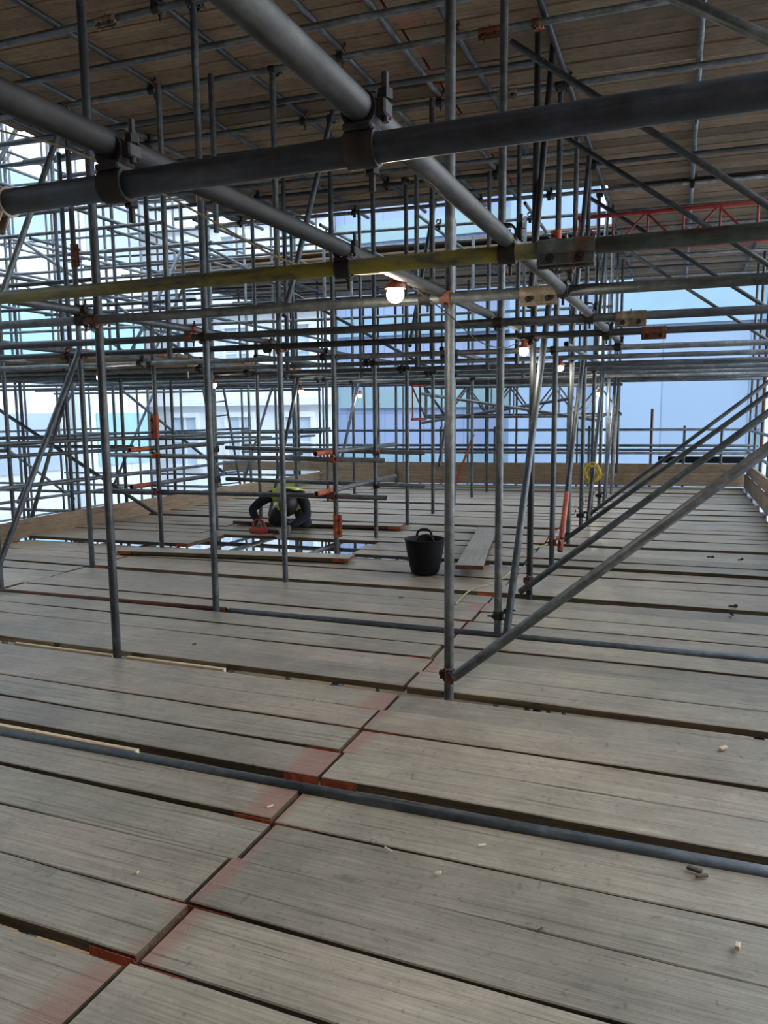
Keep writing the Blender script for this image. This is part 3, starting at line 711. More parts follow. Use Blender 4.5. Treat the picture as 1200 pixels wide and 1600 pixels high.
for (X, y, z, dy, dz) in ((-7.35, 5.0, 2.1, 1.6, 2.0), (-7.35, 8.9, 2.1, 1.6, 2.0), (-7.35, 12.0, 0.2, 1.2, 1.8), (-9.4, 5.6, 0.1, 1.5, 2.0), (-9.4, 8.8, 0.1, 1.5, 2.0), (-9.4, 11.9, 2.1, 1.5, 2.0), (-9.4, 7.7, 4.2, 1.5, 2.0), (-11.5, 6.6, 2.1, 1.5, 2.0), (-11.5, 9.7, 4.2, 1.5, 2.0), (-11.5, 8.8, 0.1, 1.5, 2.0), (-7.35, 6.9, 4.2, 1.3, 2.0), (-9.4, 10.9, 0.1, 1.5, 2.0)):
    brace((X, y, z), (X, y + dy, z + dz), 'steel', f'diagonal tube in the left outer cage rising away, {nth(di)} of that set', 'diagonals of the outer cage, rising away'); di += 1
di = 0
for (x0, y, z, dx, dz) in ((-13.0, 5.9, 1.9, 3.4, -2.0), (-9.6, 8.1, 1.9, 3.3, -1.75), (-12.8, 8.1, 4.1, 3.5, -2.0), (-9.5, 11.2, 2.0, 2.3, -1.6), (-13.0, 10.2, 2.0, 3.4, -2.0), (-9.4, 9.1, 4.1, 3.4, -2.1), (-12.6, 12.3, 4.1, 3.6, -2.1), (-6.9, 10.3, 4.0, 3.7, -2.0), (-12.0, 7.0, 5.9, 3.5, -1.9)):
    brace((x0, y, z), (x0 + dx, y, z + dz), 'steel', f'diagonal tube in the left outer cage falling right, {nth(di)} of that set', 'diagonals of the outer cage, falling right'); di += 1

# ------------------------------------------------------------------ couplers
def make_coupler(name, mat, mat2):
    """tube one runs along local x through the origin, tube two along local y through (0,0,.056)"""
    r = empty(name)
    bm = bmesh.new(); ring(bm, (0, 0, 0), (1, 0, 0), 0.0305, 0.0246, 0.052); box(bm, -0.026, 0.026, -0.030, 0.030, 0.022, 0.034, 0.003)
    box(bm, -0.02, 0.02, 0.027, 0.046, -0.012, 0.014, 0.003)
    link_bm('coupler_body', bm, M[mat], r)
    bm = bmesh.new(); ring(bm, (0, 0, 0.056), (0, 1, 0), 0.0305, 0.0246, 0.044); box(bm, 0.027, 0.046, -0.018, 0.018, 0.044, 0.070, 0.003)
    link_bm('coupler_strap', bm, M[mat2], r)
    bm = bmesh.new(); cyl(bm, (0, 0.039, 0.02), (0, 0.039, -0.058), 0.0062, 8); cyl(bm, (0, 0.039, -0.014), (0, 0.039, -0.030), 0.0135, 6)
    link_bm('bolt', bm, M['coup'], r)
    bm = bmesh.new(); cyl(bm, (0.039, 0, 0.036), (0.039, 0, 0.112), 0.0062, 8); cyl(bm, (0.039, 0, 0.070), (0.039, 0, 0.086), 0.0135, 6)
    link_bm('bolt', bm, M['coup'], r)
    return r
PC = [make_coupler('right_angle_coupler', 'coup', 'coup'), make_coupler('right_angle_coupler', 'coup', 'rust'), make_coupler('right_angle_coupler', 'rust', 'orange')]
used = [False] * 3
bmf = bmesh.new(); ring(bmf, (0, 0, 0), (1, 0, 0), 0.031, 0.0246, 0.055, 10); ring(bmf, (0, 0, 0.056), (0, 1, 0), 0.031, 0.0246, 0.05, 10); box(bmf, -0.02, 0.02, 0.027, 0.046, -0.05, 0.02); box(bmf, 0.027, 0.046, -0.02, 0.02, 0.03, 0.09)
far_o = link_bm('right_angle_coupler', bmf, M['coup']); far_me = far_o.data; bpy.data.objects.remove(far_o)
def coupler(c, a1, d, label, group=None, v=None):
    c = Vector(c); a1 = Vector(a1).normalized(); d = Vector(d).normalized(); d = (d - a1 * d.dot(a1)).normalized(); y = d.cross(a1)
    m = Matrix((a1, y, d)).transposed()
    dist = (c - Vector((0, 0, 1.42))).length
    if dist < 8.5:
        v = random.choice([0, 0, 1, 0, 1, 2]) if v is None else v
        if not used[v]: o = PC[v]; used[v] = True
        else: o = copy_tree(PC[v])
    else:
        o = inst('right_angle_coupler', far_me)
    o.rotation_mode = 'QUATERNION'; o.rotation_quaternion = m.to_quaternion(); o.location = c
    tag(o, label, 'coupler', group or 'right-angle couplers')
    return o
X1, Y1, Z1 = Vector((1, 0, 0)), Vector((0, 1, 0)), Vector((0, 0, 1))
RN2 = {-1.03: 'centre row', -3.08: 'row left of centre', -5.15: 'left row'}
for X in (-1.03, -3.08, -5.15):
    for k in range(0, 9):
        zl = LZ if k else 1.95
        yl = (LY(X, k) - 0.056) if k else 3.505
        dy = G(X, k) - yl
        if abs(dy - 0.056) > 0.09: yl = G(X, k) - 0.056
        coupler((X, yl, zl), X1, Y1, f'coupler holding middle-lift ledger to the {nth(k)} upright of the {RN2[X]}', v=2 if (X, k) in ((-1.03, 0), (-3.08, 0)) else None)
        if k < 7:
            coupler((X, yl, UZ), X1, Y1, f'coupler holding top-lift ledger to the {nth(k)} upright of the {RN2[X]}')
# transom over ledger couplers, bolts hanging below
for (x, y, z, nm) in ((-0.50, 1.22, 1.85, 'where the big close tube crosses the nearest ledger'), (-0.50, 2.36, 1.893, 'where the big close tube crosses the second ledger'),
                      (-0.50, 3.51, 1.948, 'where the big close tube crosses the third ledger'), (-1.0, 1.22, 1.847, 'where the second close tube crosses the nearest ledger'),
                      (-1.04, 2.36, 1.888, 'where the second close tube crosses the yellow ledger'), (-1.13, 3.50, 1.95, 'beside the lit lamp on the third ledger'),
                      (-3.17, 3.50, 1.953, 'left of the nearest left upright on the third ledger')):
    coupler((x, y, z), X1, Z1, 'dark coupler with hanging bolt ' + nm, v=0)
ci = 0
for k in range(1, 8):
    for X in (-0.50, -3.19, -5.27):
        if X == -0.5 and k > 3: continue
        coupler((X, LY(X, k) - 0.056, LZ), X1, Z1, f'coupler with hanging bolt on middle-lift ledger {nth(k)} beyond nearest, {({-0.5: "centre-right", -3.19: "centre-left", -5.27: "left"})[X]} tube')
for i, X in enumerate(TX):
    for k in range(1, 8):
        if (i + k) % 2: continue
        coupler((X, LY(X, k) - 0.056, UZ), X1, Z1, f'coupler on top-lift ledger {nth(k)} from the front under overhead tube {nth(i)} from left')
# foot couplers on the raking and leaning tubes
def foot(X, y, z, a2, label, v=1):
    coupler((X, y, z), Z1, a2, label, 'foot couplers', v)
foot(-1.03, G(-1.03, 0), 0.11, (0.3, -1, 0), 'rusty coupler at the foot of the nearest centre upright', 1)
foot(-1.03, G(-1.03, 1), 0.13, X1, 'dark coupler low on the second centre upright', 0)
foot(-1.03, G(-1.03, 2), 0.12, (0, -1, 0), 'rusty coupler at the foot of the third centre upright', 1)
foot(-1.03, G(-1.03, 3), 0.24, X1, 'orange coupler low on the fourth centre upright', 2)
foot(-1.03, G(-1.03, 4), 0.13, (0, -1, 0), 'dark coupler at the foot of the fifth centre upright', 0)
foot(-1.03, G(-1.03, 5), 0.2, X1, 'dark coupler low on the sixth centre upright', 0)
foot(-1.03, G(-1.03, 7), 0.2, X1, 'dark coupler low on the eighth centre upright', 0)
for (X, k, z, nm) in ((-3.08, 3, 0.98, 'upper near rail'), (-3.08, 3, 0.62, 'lower near rail'), (-5.15, 3, 0.99, 'upper near rail at left'), (-5.15, 3, 0.60, 'lower near rail at left'), (-3.08, 4, 0.98, 'upper far rail'), (-3.08, 4, 0.62, 'lower far rail'), (-5.15, 4, 1.0, 'upper far rail at left'), (-5.15, 4, 0.64, 'lower far rail at left')):
    coupler((X, G(X, k) , z), Z1, (0, -1 if k == 3 else 1, 0), f'reddish coupler on the opening guard, {nm}', 'couplers of the opening guard', 1 if z < 0.8 else 2)

# ------------------------------------------------------------------ sleeve couplers joining tubes end to end
def sleeve(c, ax, down, mat, label, L=0.165):
    """ax: tube direction, down: side of the bolt flange"""
    r = empty('sleeve_coupler'); ax = Vector(ax).normalized(); dn = Vector(down); dn = (dn - ax * dn.dot(ax)).normalized(); y = (-dn).cross(ax)
    r.rotation_mode = 'QUATERNION'; r.rotation_quaternion = Matrix((ax, y, -dn)).transposed().to_quaternion(); r.location = c
    bm = bmesh.new(); ring(bm, (0, 0, 0), (1, 0, 0), 0.0295, 0.0246, L, 24)
    box(bm, -L / 2, L / 2, -0.0125, -0.0065, -0.060, -0.026, 0.002); box(bm, -L / 2, L / 2, 0.0065, 0.0125, -0.060, -0.026, 0.002)
    box(bm, -0.003, 0.003, -0.0300, 0.0300, 0.004, 0.0305)
    link_bm('sleeve_shell', bm, M[mat], r)
    for s_ in (-1, 1):
        bm = bmesh.new(); cyl(bm, (s_ * L * 0.26, -0.030, -0.043), (s_ * L * 0.26, 0.034, -0.043), 0.006, 8); cyl(bm, (s_ * L * 0.26, -0.025, -0.043), (s_ * L * 0.26, -0.0126, -0.043), 0.0135, 6); cyl(bm, (s_ * L * 0.26, 0.0126, -0.043), (s_ * L * 0.26, 0.025, -0.043), 0.0135, 6)
        link_bm('bolt', bm, M['coup'], r)
    tag(r, label, 'sleeve coupler'); return r
S = M['slv'] = steel('rusty_pale_sleeve', (0.12, 0.10, 0.075), (0.22, 0.19, 0.145), (0.36, 0.33, 0.27), paint=(0.16, 0.06, 0.025), pamt=0.36, metal=0.25)
M['slvb'] = steel('rusty_green_sleeve', (0.07, 0.10, 0.10), (0.14, 0.18, 0.175), (0.26, 0.30, 0.29), paint=(0.13, 0.05, 0.022), pamt=0.38, metal=0.25)
sleeve((-0.325, 2.36, 1.895), X1, (0, -0.45, -1), 'slvb', 'big rusty sleeve coupler joining the yellow and green ledger tubes')
sleeve((-0.60, 3.51, 1.946), X1, (0, -0.45, -1), 'slv', 'pale rusty sleeve coupler on the third ledger right of nearest upright')
sleeve((-1.345, 1.22, 1.845), X1, (0, -0.45, -1), 'slv', 'bronze sleeve coupler at the left end of the closest ledger', 0.16)
sleeve((-0.27, LY(-0.27, 1) - 0.056, LZ), X1, (0, -0.3, -1), 'slv', 'tan sleeve coupler on the fourth ledger at right')
sleeve((-0.18, LY(-0.18, 2) - 0.056, LZ + 0.02), X1, (0, -0.3, -1), 'rust', 'rust-brown sleeve coupler on the fifth ledger at right')
sleeve((-1.95, LY(-1.95, 3) - 0.056, LZ), X1, (0, -0.6, -1), 'lite', 'pale grey sleeve coupler behind the nearest upright')
sleeve((-1.03, G(-1.03, 0), 3.37), Z1, (1, -0.2, 0), 'orange', 'orange sleeve coupler high on the nearest centre upright', 0.2)
sleeve((-1.03, G(-1.03, 3), 2.87), Z1, (-1, -0.2, 0), 'orange', 'orange sleeve coupler high on the fourth centre upright', 0.2)
sleeve((-3.08, G(-3.08, 3), 0.33), Z1, (1, -0.2, 0), 'orange', 'orange sleeve coupler near the foot of the opening guard upright', 0.22)
sleeve((-5.15, G(-5.15, 3), 1.30), Z1, (-1, -0.2, 0), 'orange', 'orange sleeve coupler on the upright at left beyond the diagonal', 0.24)
sleeve((-3.08, G(-3.08, 1), 2.95), Z1, (1, -0.2, 0), 'slv', 'whitish sleeve coupler on the second upright left of centre', 0.2)
sleeve((-5.15, G(-5.15, 2), 2.85), Z1, (1, -0.2, 0), 'rust', 'rusty sleeve coupler on the third upright of the left row', 0.2)
sleeve((-1.35, LY(-1.35, 2) - 0.056, UZ), X1, (0, -0.4, -1), 'rust', 'rusty sleeve coupler on a top ledger left of centre uprights')
sleeve((-1.45, LY(-1.45, 3) - 0.056, UZ), X1, (0, -0.4, -1), 'slv', 'tan sleeve coupler on a farther top ledger behind nearest upright')
sleeve((-3.75, LY(-3.75, 1) - 0.056, UZ), X1, (0, -0.4, -1), 'slv', 'yellowish sleeve coupler on a top ledger at upper left')

# ------------------------------------------------------------------ lattice beams
def lattice(name, p0, p1, h, mat, label, bays):
    p0 = Vector(p0); p1 = Vector(p1); d = (p1 - p0); L = d.length
    r = empty(name, p0, math.atan2(d.y, d.x)); tag(r, label, 'lattice beam')
    tube('chord', (0, 0, 0), (L, 0, 0), mat, parent=r); tube('chord', (0, 0, -h), (L, 0, -h), mat, parent=r)
    bl = L / bays
    for i in range(bays):
        bm = bmesh.new()
        a, b_ = ((i * bl, -h), ((i + 1) * bl, 0)) if i % 2 else ((i * bl, 0), ((i + 1) * bl, -h))
        cyl(bm, (a[0], 0, a[1]), (b_[0], 0, b_[1]), 0.014, 10); link_bm('lattice_strut', bm, M[mat], r)
        bm = bmesh.new(); cyl(bm, (i * bl + 0.02, 0, 0), (i * bl + 0.02, 0, -h), 0.014, 10); link_bm('lattice_strut', bm, M[mat], r)
    return r
lattice('lattice_beam', (-1.25, 10.0, 3.78), (1.55, 10.1, 3.76), 0.42, 'redpaint', 'red lattice beam under the overhead deck at right', 7)
lattice('lattice_beam', (-4.3, 13.25, 1.86), (-0.9, 13.6, 1.84), 0.50, 'steel', 'grey lattice beam hung below the middle lift by the far edge', 9)
lattice('lattice_beam', (-4.0, 12.4, 1.84), (-1.1, 12.7, 1.84), 0.50, 'steel', 'nearer grey lattice beam hung below the middle lift', 8)
lattice('lattice_beam', (-4.45, 13.0, 1.90), (-4.30, 13.35, 1.90), 0.60, 'orange', 'short orange lattice end frame left of the grey lattice beams', 1)
brace((-3.9, 11.9, 1.72), (-1.0, 11.2, 1.28), 'lite', 'pale tube slanting down right below the middle lift by the lattice beams')
brace((-4.0, 12.2, 1.25), (-1.5, 12.0, 1.62), 'steel', 'tube slanting up right crossing the lattice beams')
brace((-3.9, 13.9, 0.05), (-3.62, 14.2, 1.0), 'orange', 'orange leaning tube at the far toe board, left of nearest upright')

# ladder outside the far left corner
r = empty('ladder', (-7.9, 12.6, -0.6)); r.rotation_euler = (math.radians(8), math.radians(-6), 0.3)
for s_ in (-1, 1):
    bm = bmesh.new(); box(bm, s_ * 0.19 - 0.015, s_ * 0.19 + 0.015, -0.03, 0.03, 0, 2.7, 0.003); link_bm('ladder_stile', bm, M['lite'], r)
for i in range(10):
    bm = bmesh.new(); cyl(bm, (-0.18, 0, 0.2 + i * 0.26), (0.18, 0, 0.2 + i * 0.26), 0.014, 8); link_bm('rung', bm, M['lite'], r)
tag(r, 'grey ladder leaning behind the toe boards above the worker', 'ladder')

# black beam beyond far right rail
bm = bmesh.new(); box(bm, -0.75, 0.75, -0.04, 0.04, -0.06, 0.06, 0.005)
o = link_bm('dark_beam', bm, M['black'], loc=(0.42, 15.35, 0.50)); o.rotation_euler = (0, 0, 0.13); tag(o, 'black beam lying behind the far right guard rails', 'beam')

# ------------------------------------------------------------------ festoon lamps and their cable
def lamp(loc, label, power, on_r=0.036, col=(1.0, 0.86, 0.68), top=None):
    r = empty('festoon_lamp', loc)
    bm = bmesh.new(); cyl(bm, (0, 0, 0.0), (0, 0, 0.020), 0.044, 20, r2=0.040); cyl(bm, (0, 0, 0.020), (0, 0, 0.050), 0.026, 16, r2=0.018); box(bm, -0.03, 0.03, -0.008, 0.008, 0.045, 0.06, 0.002)
    link_bm('lamp_holder', bm, M['orange'], r)
    bm = bmesh.new(); bmesh.ops.create_uvsphere(bm, u_segments=20, v_segments=12, radius=on_r)
    for v_ in bm.verts: v_.co.z = v_.co.z * 0.95 - 0.022
    link_bm('bulb', bm, M['bulb'], r)
    tag(r, label, 'lamp')
    if top:
        bm = bmesh.new(); cyl(bm, (0, 0, 0.055), (0, 0, top - loc[2]), 0.004, 8); link_bm('lamp_cord', bm, M['cord'], r)
    ld = bpy.data.lights.new('lamp_light', 'POINT'); ld.energy = power; ld.color = col; ld.shadow_soft_size = 0.045
    lo = bpy.data.objects.new('lamp_light', ld); C.objects.link(lo); lo.parent = r; lo.location = (0, 0, -0.085)
    return r
lamp((-1.085, 2.97, 1.915), 'lit round site lamp with orange holder beside the nearest centre upright', 16)
lamp((-1.07, 5.66, 1.88), 'lit site lamp behind the second centre upright', 6)
lamp((-1.12, 7.85, 1.87), 'lit site lamp right of the leaning tube under the middle lift', 6)
lamp((-1.16, LY(-1.16, 8) - 0.056, 1.70), 'bright site lamp among the clustered far centre uprights', 26, top=1.928)
lamp((-5.02, LY(-5.02, 6) - 0.056, 1.75), 'white site lamp above the worker', 6, top=1.928)
lamp((-5.74, LY(-5.74, 5) - 0.056, 1.82), 'white site lamp above the left end of the opening guard', 6, top=1.928)
lamp((-5.78, LY(-5.78, 3) - 0.056, 1.84), 'small lit lamp between the left uprights', 4, top=1.928)
lamp((-5.0, LY(-5.0, 8) - 0.056, 1.73), 'small orange-tinted lamp far behind the opening guard', 4, top=1.928)
lamp((-3.6, 3.2, -0.7), 'added unseen lamp beneath the deck at left', 45)  # added lamps under the deck, out of view, brightening gaps and opening
lamp((0.9, 3.9, -0.9), 'added unseen lamp beneath the deck at right', 6)
lamp((-4.2, 8.6, -0.8), 'added lamp beneath the floor opening, lighting it from below', 20)
lamp((-0.6, 2.85, -0.45), 'added unseen lamp beneath the nearest centre upright', 8)
cab = [(-3.3, 2.55, 2.78), (-2.57, 2.6, 2.57), (-2.28, 2.6, 2.46), (-1.81, 2.6, 2.22), (-1.4, 2.6, 1.99), (-1.20, 2.72, 1.945), (-1.10, 2.93, 1.975)]
bm = bmesh.new(); sweep(bm, smoothpts(cab, 5), 0.0042, 7); tag(link_bm('festoon_cable', bm, M['cord']), 'yellow cable sagging from upper left to the lit lamp', 'cable')
cab2 = cab = [(-1.07, 2.98, 1.975), (-1.05, 3.15, 1.93), (-0.99, 3.42, 1.86), (-0.97, 3.9, 1.78), (-0.98, 4.6, 1.80), (-1.05, 5.5, 1.93), (-1.06, 5.64, 1.94)]
bm = bmesh.new(); sweep(bm, smoothpts(cab, 6), 0.003, 7); tag(link_bm('festoon_cable', bm, M['coup']), 'thin dark cable sagging between the lit lamp and the next lamp', 'cable')
# cable trailing on the deck
cab = [(-1.49, 5.33, 0.01), (-1.49, 5.80, 0.014), (-1.36, 6.16, 0.012), (-1.33, 6.60, 0.03), (-1.36, 6.95, 0.062), (-1.33, 7.46, 0.056), (-1.22, 7.88, 0.056), (-1.20, 8.3, 0.06), (-1.31, 8.7, 0.056), (-1.34, 9.96, 0.056), (-1.37, 11.5, 0.056)]
bm = bmesh.new(); sweep(bm, smoothpts(cab, 6), 0.0065, 7); tag(link_bm('floor_cable', bm, M['cord']), 'yellowish cable trailing over the deck past the short loose board', 'cable')
bm = bmesh.new()
pts = []
for i in range(200):
    a = i / 200 * 2 * PI * 9; rr = 0.085 + 0.018 * math.sin(i * 0.37) + 0.012 * math.sin(i * 0.11)
    pts.append((rr * math.cos(a), 0.03 * math.sin(i * 0.23), rr * 1.15 * math.sin(a)))
sweep(bm, pts, 0.006, 6)
o = link_bm('cable_coil', bm, M['cable'], loc=(-0.955, 9.60, 0.67)); tag(o, 'coil of bright yellow cable hanging on a far centre upright', 'cable coil')

# ------------------------------------------------------------------ black tub
r = empty('rubber_tub', (-2.05, 6.33, 0.006)); tag(r, 'black flexible rubber tub with two handles standing on the deck', 'tub')
bm = bmesh.new(); seg = 48; prof = []
H_, R0, R1 = 0.30, 0.125, 0.178
prof = [(0.0, 0.0), (R0 - 0.03, 0.0), (R0 - 0.008, 0.006), (R0, 0.02)]
for i in range(1, 31):
    t = i / 30; rr = R0 + (R1 - R0) * t ** 0.9 + (0.0022 if i % 2 else -0.0008) * (1 if 3 < i < 27 else 0)
    prof.append((rr, 0.02 + (H_ - 0.02) * t))
prof += [(R1 + 0.006, H_ + 0.001), (R1 + 0.007, H_ + 0.008), (R1, H_ + 0.012), (R1 - 0.007, H_ + 0.006), (R1 - 0.01, H_ - 0.02), (R0 - 0.006, 0.03), (0.0, 0.012)]
rings = []
for (rr, z) in prof:
    if rr == 0: rings.append([bm.verts.new((0, 0, z))]); continue
    rings.append([bm.verts.new((rr * math.cos(2 * PI * i / seg), rr * math.sin(2 * PI * i / seg), z)) for i in range(seg)])
for A, B in zip(rings, rings[1:]):
    for i in range(seg):
        if len(A) == 1: bm.faces.new((A[0], B[(i + 1) % seg], B[i]))
        elif len(B) == 1: bm.faces.new((A[i], A[(i + 1) % seg], B[0]))
        else: bm.faces.new((A[i], A[(i + 1) % seg], B[(i + 1) % seg], B[i]))
bmesh.ops.recalc_face_normals(bm, faces=bm.faces)
link_bm('tub_body', bm, M['black'], r, auto=60)
for s_ in (-1, 1):
    bm = bmesh.new(); pts = []
    for i in range(17):
        t = i / 16; a = PI * t
        x = -0.065 * math.cos(a); z = H_ + 0.005 + 0.062 * math.sin(a) ** 0.7
        pts.append((x * 1.0, s_ * (math.sqrt((R1 + 0.002) ** 2 - x * x) - 0.012 * math.sin(a)), z))
    sweep(bm, pts, 0.011, 10); link_bm('tub_handle', bm, M['black'], r)
r.rotation_euler = (0, 0, math.radians(20))
# black lid-like disc behind tub
bm = bmesh.new(); bmesh.ops.create_icosphere(bm, subdivisions=2, radius=0.03)
for v_ in bm.verts: v_.co.z *= 0.8; v_.co.x *= 1.3
o = link_bm('rubber_lump', bm, M['black'], loc=(-1.95, 7.95, 0.07)); tag(o, 'small black rubber piece on the deck just behind the tub', 'rubber piece')

# ------------------------------------------------------------------ small debris on the boards
DEB = [((-0.64, 2.10), 0.020, 0.013, 0.006, 'chip', 0.4, 'pale square wood chip on the near deck in the middle'),
       ((0.10, 2.385), 0.045, 0.012, 0.012, 'darkchip', -0.3, 'dark splinter lying beside the nearer floor tube at right'),
       ((0.12, 2.36), 0.040, 0.010, 0.010, 'darkchip', 0.5, 'second dark splinter beside the nearer floor tube at right'),
       ((0.20, 2.06), 0.028, 0.012, 0.012, 'chip', 1.45, 'small upright-looking offcut near the right frame edge'),
       ((0.23, 3.35), 0.045, 0.016, 0.010, 'chip', 0.9, 'pale wood sliver on the right boards past the big gap'),
       ((-1.94, 5.40), 0.035, 0.022, 0.006, 'darkchip', 0.2, 'flat dark chip on the boards in front of the tub'),
       ((-1.33, 2.28), 0.030, 0.008, 0.004, 'chip', 1.1, 'thin straw splinter near the joint and nearer floor tube'),
       ((-0.55, 2.30), 0.030, 0.008, 0.004, 'chip', 0.7, 'thin pale splinter just before the nearer floor tube'),
       ((-0.83, 2.17), 0.035, 0.006, 0.004, 'chip', -0.4, 'long pale splinter in the middle of the near boards'),
       ((-2.35, 4.05), 0.05, 0.008, 0.004, 'darkchip', 0.5, 'dark twig on the boards left of the nearest upright'),
       ((-2.75, 3.85), 0.025, 0.016, 0.006, 'darkchip', 0.9, 'small dark flake on the left boards'),
       ((-1.52, 1.78), 0.012, 0.010, 0.006, 'chip', 0.1, 'tiny white flake on the near left board'),
       ((-0.30, 1.95), 0.018, 0.008, 0.005, 'darkchip', 0.9, 'tiny dark flake on the near right boards')]
for (xy, a, b_, c_, m_, rz, lab) in DEB:
    bm = bmesh.new(); box(bm, -a / 2, a / 2, -b_ / 2, b_ / 2, 0, c_, 0.0015)
    for v_ in bm.verts: v_.co.x += 0.15 * v_.co.y; v_.co.z *= 1 + 0.3 * math.sin(v_.co.x * 300)
    o = link_bm('wood_chip', bm, M[m_], loc=(xy[0], xy[1], 0.006)); o.rotation_euler = (0, 0, rz); tag(o, lab, 'wood chip')
for (x, y, rz, lab) in ((0.42, 5.90, 0.4, 'dark bolt lying on the right-hand boards, upper of the pair'), (0.40, 5.66, 1.7, 'dark bolt lying on the right-hand boards, lower of the pair'), (0.58, 7.55, 0.9, 'small bolt on the boards near the right frame edge'), (0.33, 7.60, 0.2, 'small hook bolt on the boards beyond the dark step')):
    bm = bmesh.new(); cyl(bm, (-0.03, 0, 0.010), (0.03, 0, 0.010), 0.007, 8); cyl(bm, (0.014, 0, 0.012), (0.030, 0, 0.012), 0.0125, 6)
    o = link_bm('loose_bolt', bm, M['coup'], loc=(x, y, 0.052 if y > 6.9 else 0.006)); o.rotation_euler = (0, 0, rz); tag(o, lab, 'bolt')
# ------------------------------------------------------------------ the kneeling worker
def skin_mesh(verts, edges, root, sub=2):
    """grow one continuous surface round a jointed skeleton"""
    me = bpy.data.meshes.new('skel'); me.from_pydata([v[0] for v in verts], edges, [])
    o = bpy.data.objects.new('skel', me); C.objects.link(o)
    md = o.modifiers.new('skin', 'SKIN'); md.use_smooth_shade = True; md.branch_smoothing = 0.6
    if not me.skin_vertices: me.attributes.new
    sv = me.skin_vertices[0].data if me.skin_vertices else None
    for i, v in enumerate(verts):
        sv[i].radius = v[1] if isinstance(v[1], tuple) else (v[1], v[1]); sv[i].use_root = (i == root)
    ss = o.modifiers.new('sub', 'SUBSURF'); ss.levels = sub; ss.render_levels = sub
    dg = bpy.context.evaluated_depsgraph_get(); dg.update()
    res = bpy.data.meshes.new_from_object(o.evaluated_get(dg))
    bpy.data.objects.remove(o); return res
bpy.context.view_layer.update()
V = [((-4.38, 8.31, 0.35), (0.155, 0.13)), ((-4.35, 8.19, 0.42), (0.145, 0.115)), ((-4.30, 8.05, 0.465), (0.165, 0.125)), ((-4.27, 7.94, 0.485), (0.14, 0.105)),
     ((-4.225, 7.85, 0.47), (0.062, 0.062)), ((-4.185, 7.785, 0.445), (0.078, 0.08)), ((-4.15, 7.72, 0.405), (0.085, 0.098)), ((-4.125, 7.68, 0.345), (0.062, 0.07)),
     ((-4.46, 7.95, 0.475), 0.078), ((-4.57, 7.85, 0.40), 0.062), ((-4.655, 7.76, 0.305), 0.053), ((-4.57, 7.68, 0.235), 0.048), ((-4.475, 7.61, 0.185), 0.036),
     ((-4.08, 7.92, 0.465), 0.078), ((-3.99, 7.84, 0.37), 0.064), ((-3.935, 7.76, 0.27), 0.053), ((-3.99, 7.67, 0.205), 0.047), ((-4.06, 7.585, 0.155), 0.036),
     ((-4.475, 8.30, 0.31), 0.105), ((-4.46, 8.08, 0.235), 0.105), ((-4.42, 7.86, 0.150), 0.085), ((-4.47, 8.08, 0.12), 0.056), ((-4.46, 8.27, 0.10), 0.042), ((-4.46, 8.36, 0.085), 0.042), ((-4.455, 8.37, 0.075 + 0.02), 0.034),
     ((-4.27, 8.30, 0.31), 0.105), ((-4.15, 8.09, 0.235), 0.108), ((-4.04, 7.88, 0.155), 0.088), ((-4.09, 8.08, 0.12), 0.056), ((-4.17, 8.26, 0.10), 0.042), ((-4.20, 8.35, 0.085), 0.042), ((-4.21, 8.37, 0.095), 0.034)]
E_ = [(0, 1), (1, 2), (2, 3), (3, 4), (4, 5), (5, 6), (6, 7), (3, 8), (8, 9), (9, 10), (10, 11), (11, 12), (3, 13), (13, 14), (14, 15), (15, 16), (16, 17),
      (0, 18), (18, 19), (19, 20), (20, 21), (21, 22), (22, 23), (23, 24), (0, 25), (25, 26), (26, 27), (27, 28), (28, 29), (29, 30), (30, 31)]
me = skin_mesh(V, E_, 0)
bm = bmesh.new(); bm.from_mesh(me)
HC = Vector((-4.15, 7.72, 0.395))
for f in bm.faces:
    c = f.calc_center_median(); f.material_index = 0
    if (c - HC).length < 0.135 and c.y < 7.80: f.material_index = 1
    if (c.z < 0.14 and c.y > 8.27): f.material_index = 3
# face on the lowered head: nose, ears, brow, closed-lipped mouth
fd = Vector((0.12, -0.55, -0.83)).normalized(); up = Vector((0.08, -0.8, 0.55)).normalized(); sd_ = fd.cross(up).normalized(); up = sd_.cross(fd).normalized()
def lump(p, sx, sy, sz, mi):
    r_ = bmesh.ops.create_uvsphere(bm, u_segments=12, v_segments=8, radius=1.0)
    for v_ in r_['verts']:
        l = v_.co.copy(); v_.co = p + sd_ * l.x * sx + fd * l.y * sy + up * l.z * sz
        for f in v_.link_faces: f.material_index = mi
lump(HC + fd * 0.092 + up * -0.005, 0.014, 0.020, 0.022, 1)
for s_ in (-1, 1):
    lump(HC + sd_ * s_ * 0.084 + up * 0.0, 0.012, 0.018, 0.030, 1)
    lump(HC + fd * 0.078 + sd_ * s_ * 0.032 + up * 0.022, 0.013, 0.010, 0.007, 3)
lump(HC + fd * 0.082 + up * -0.045, 0.026, 0.009, 0.007, 4)
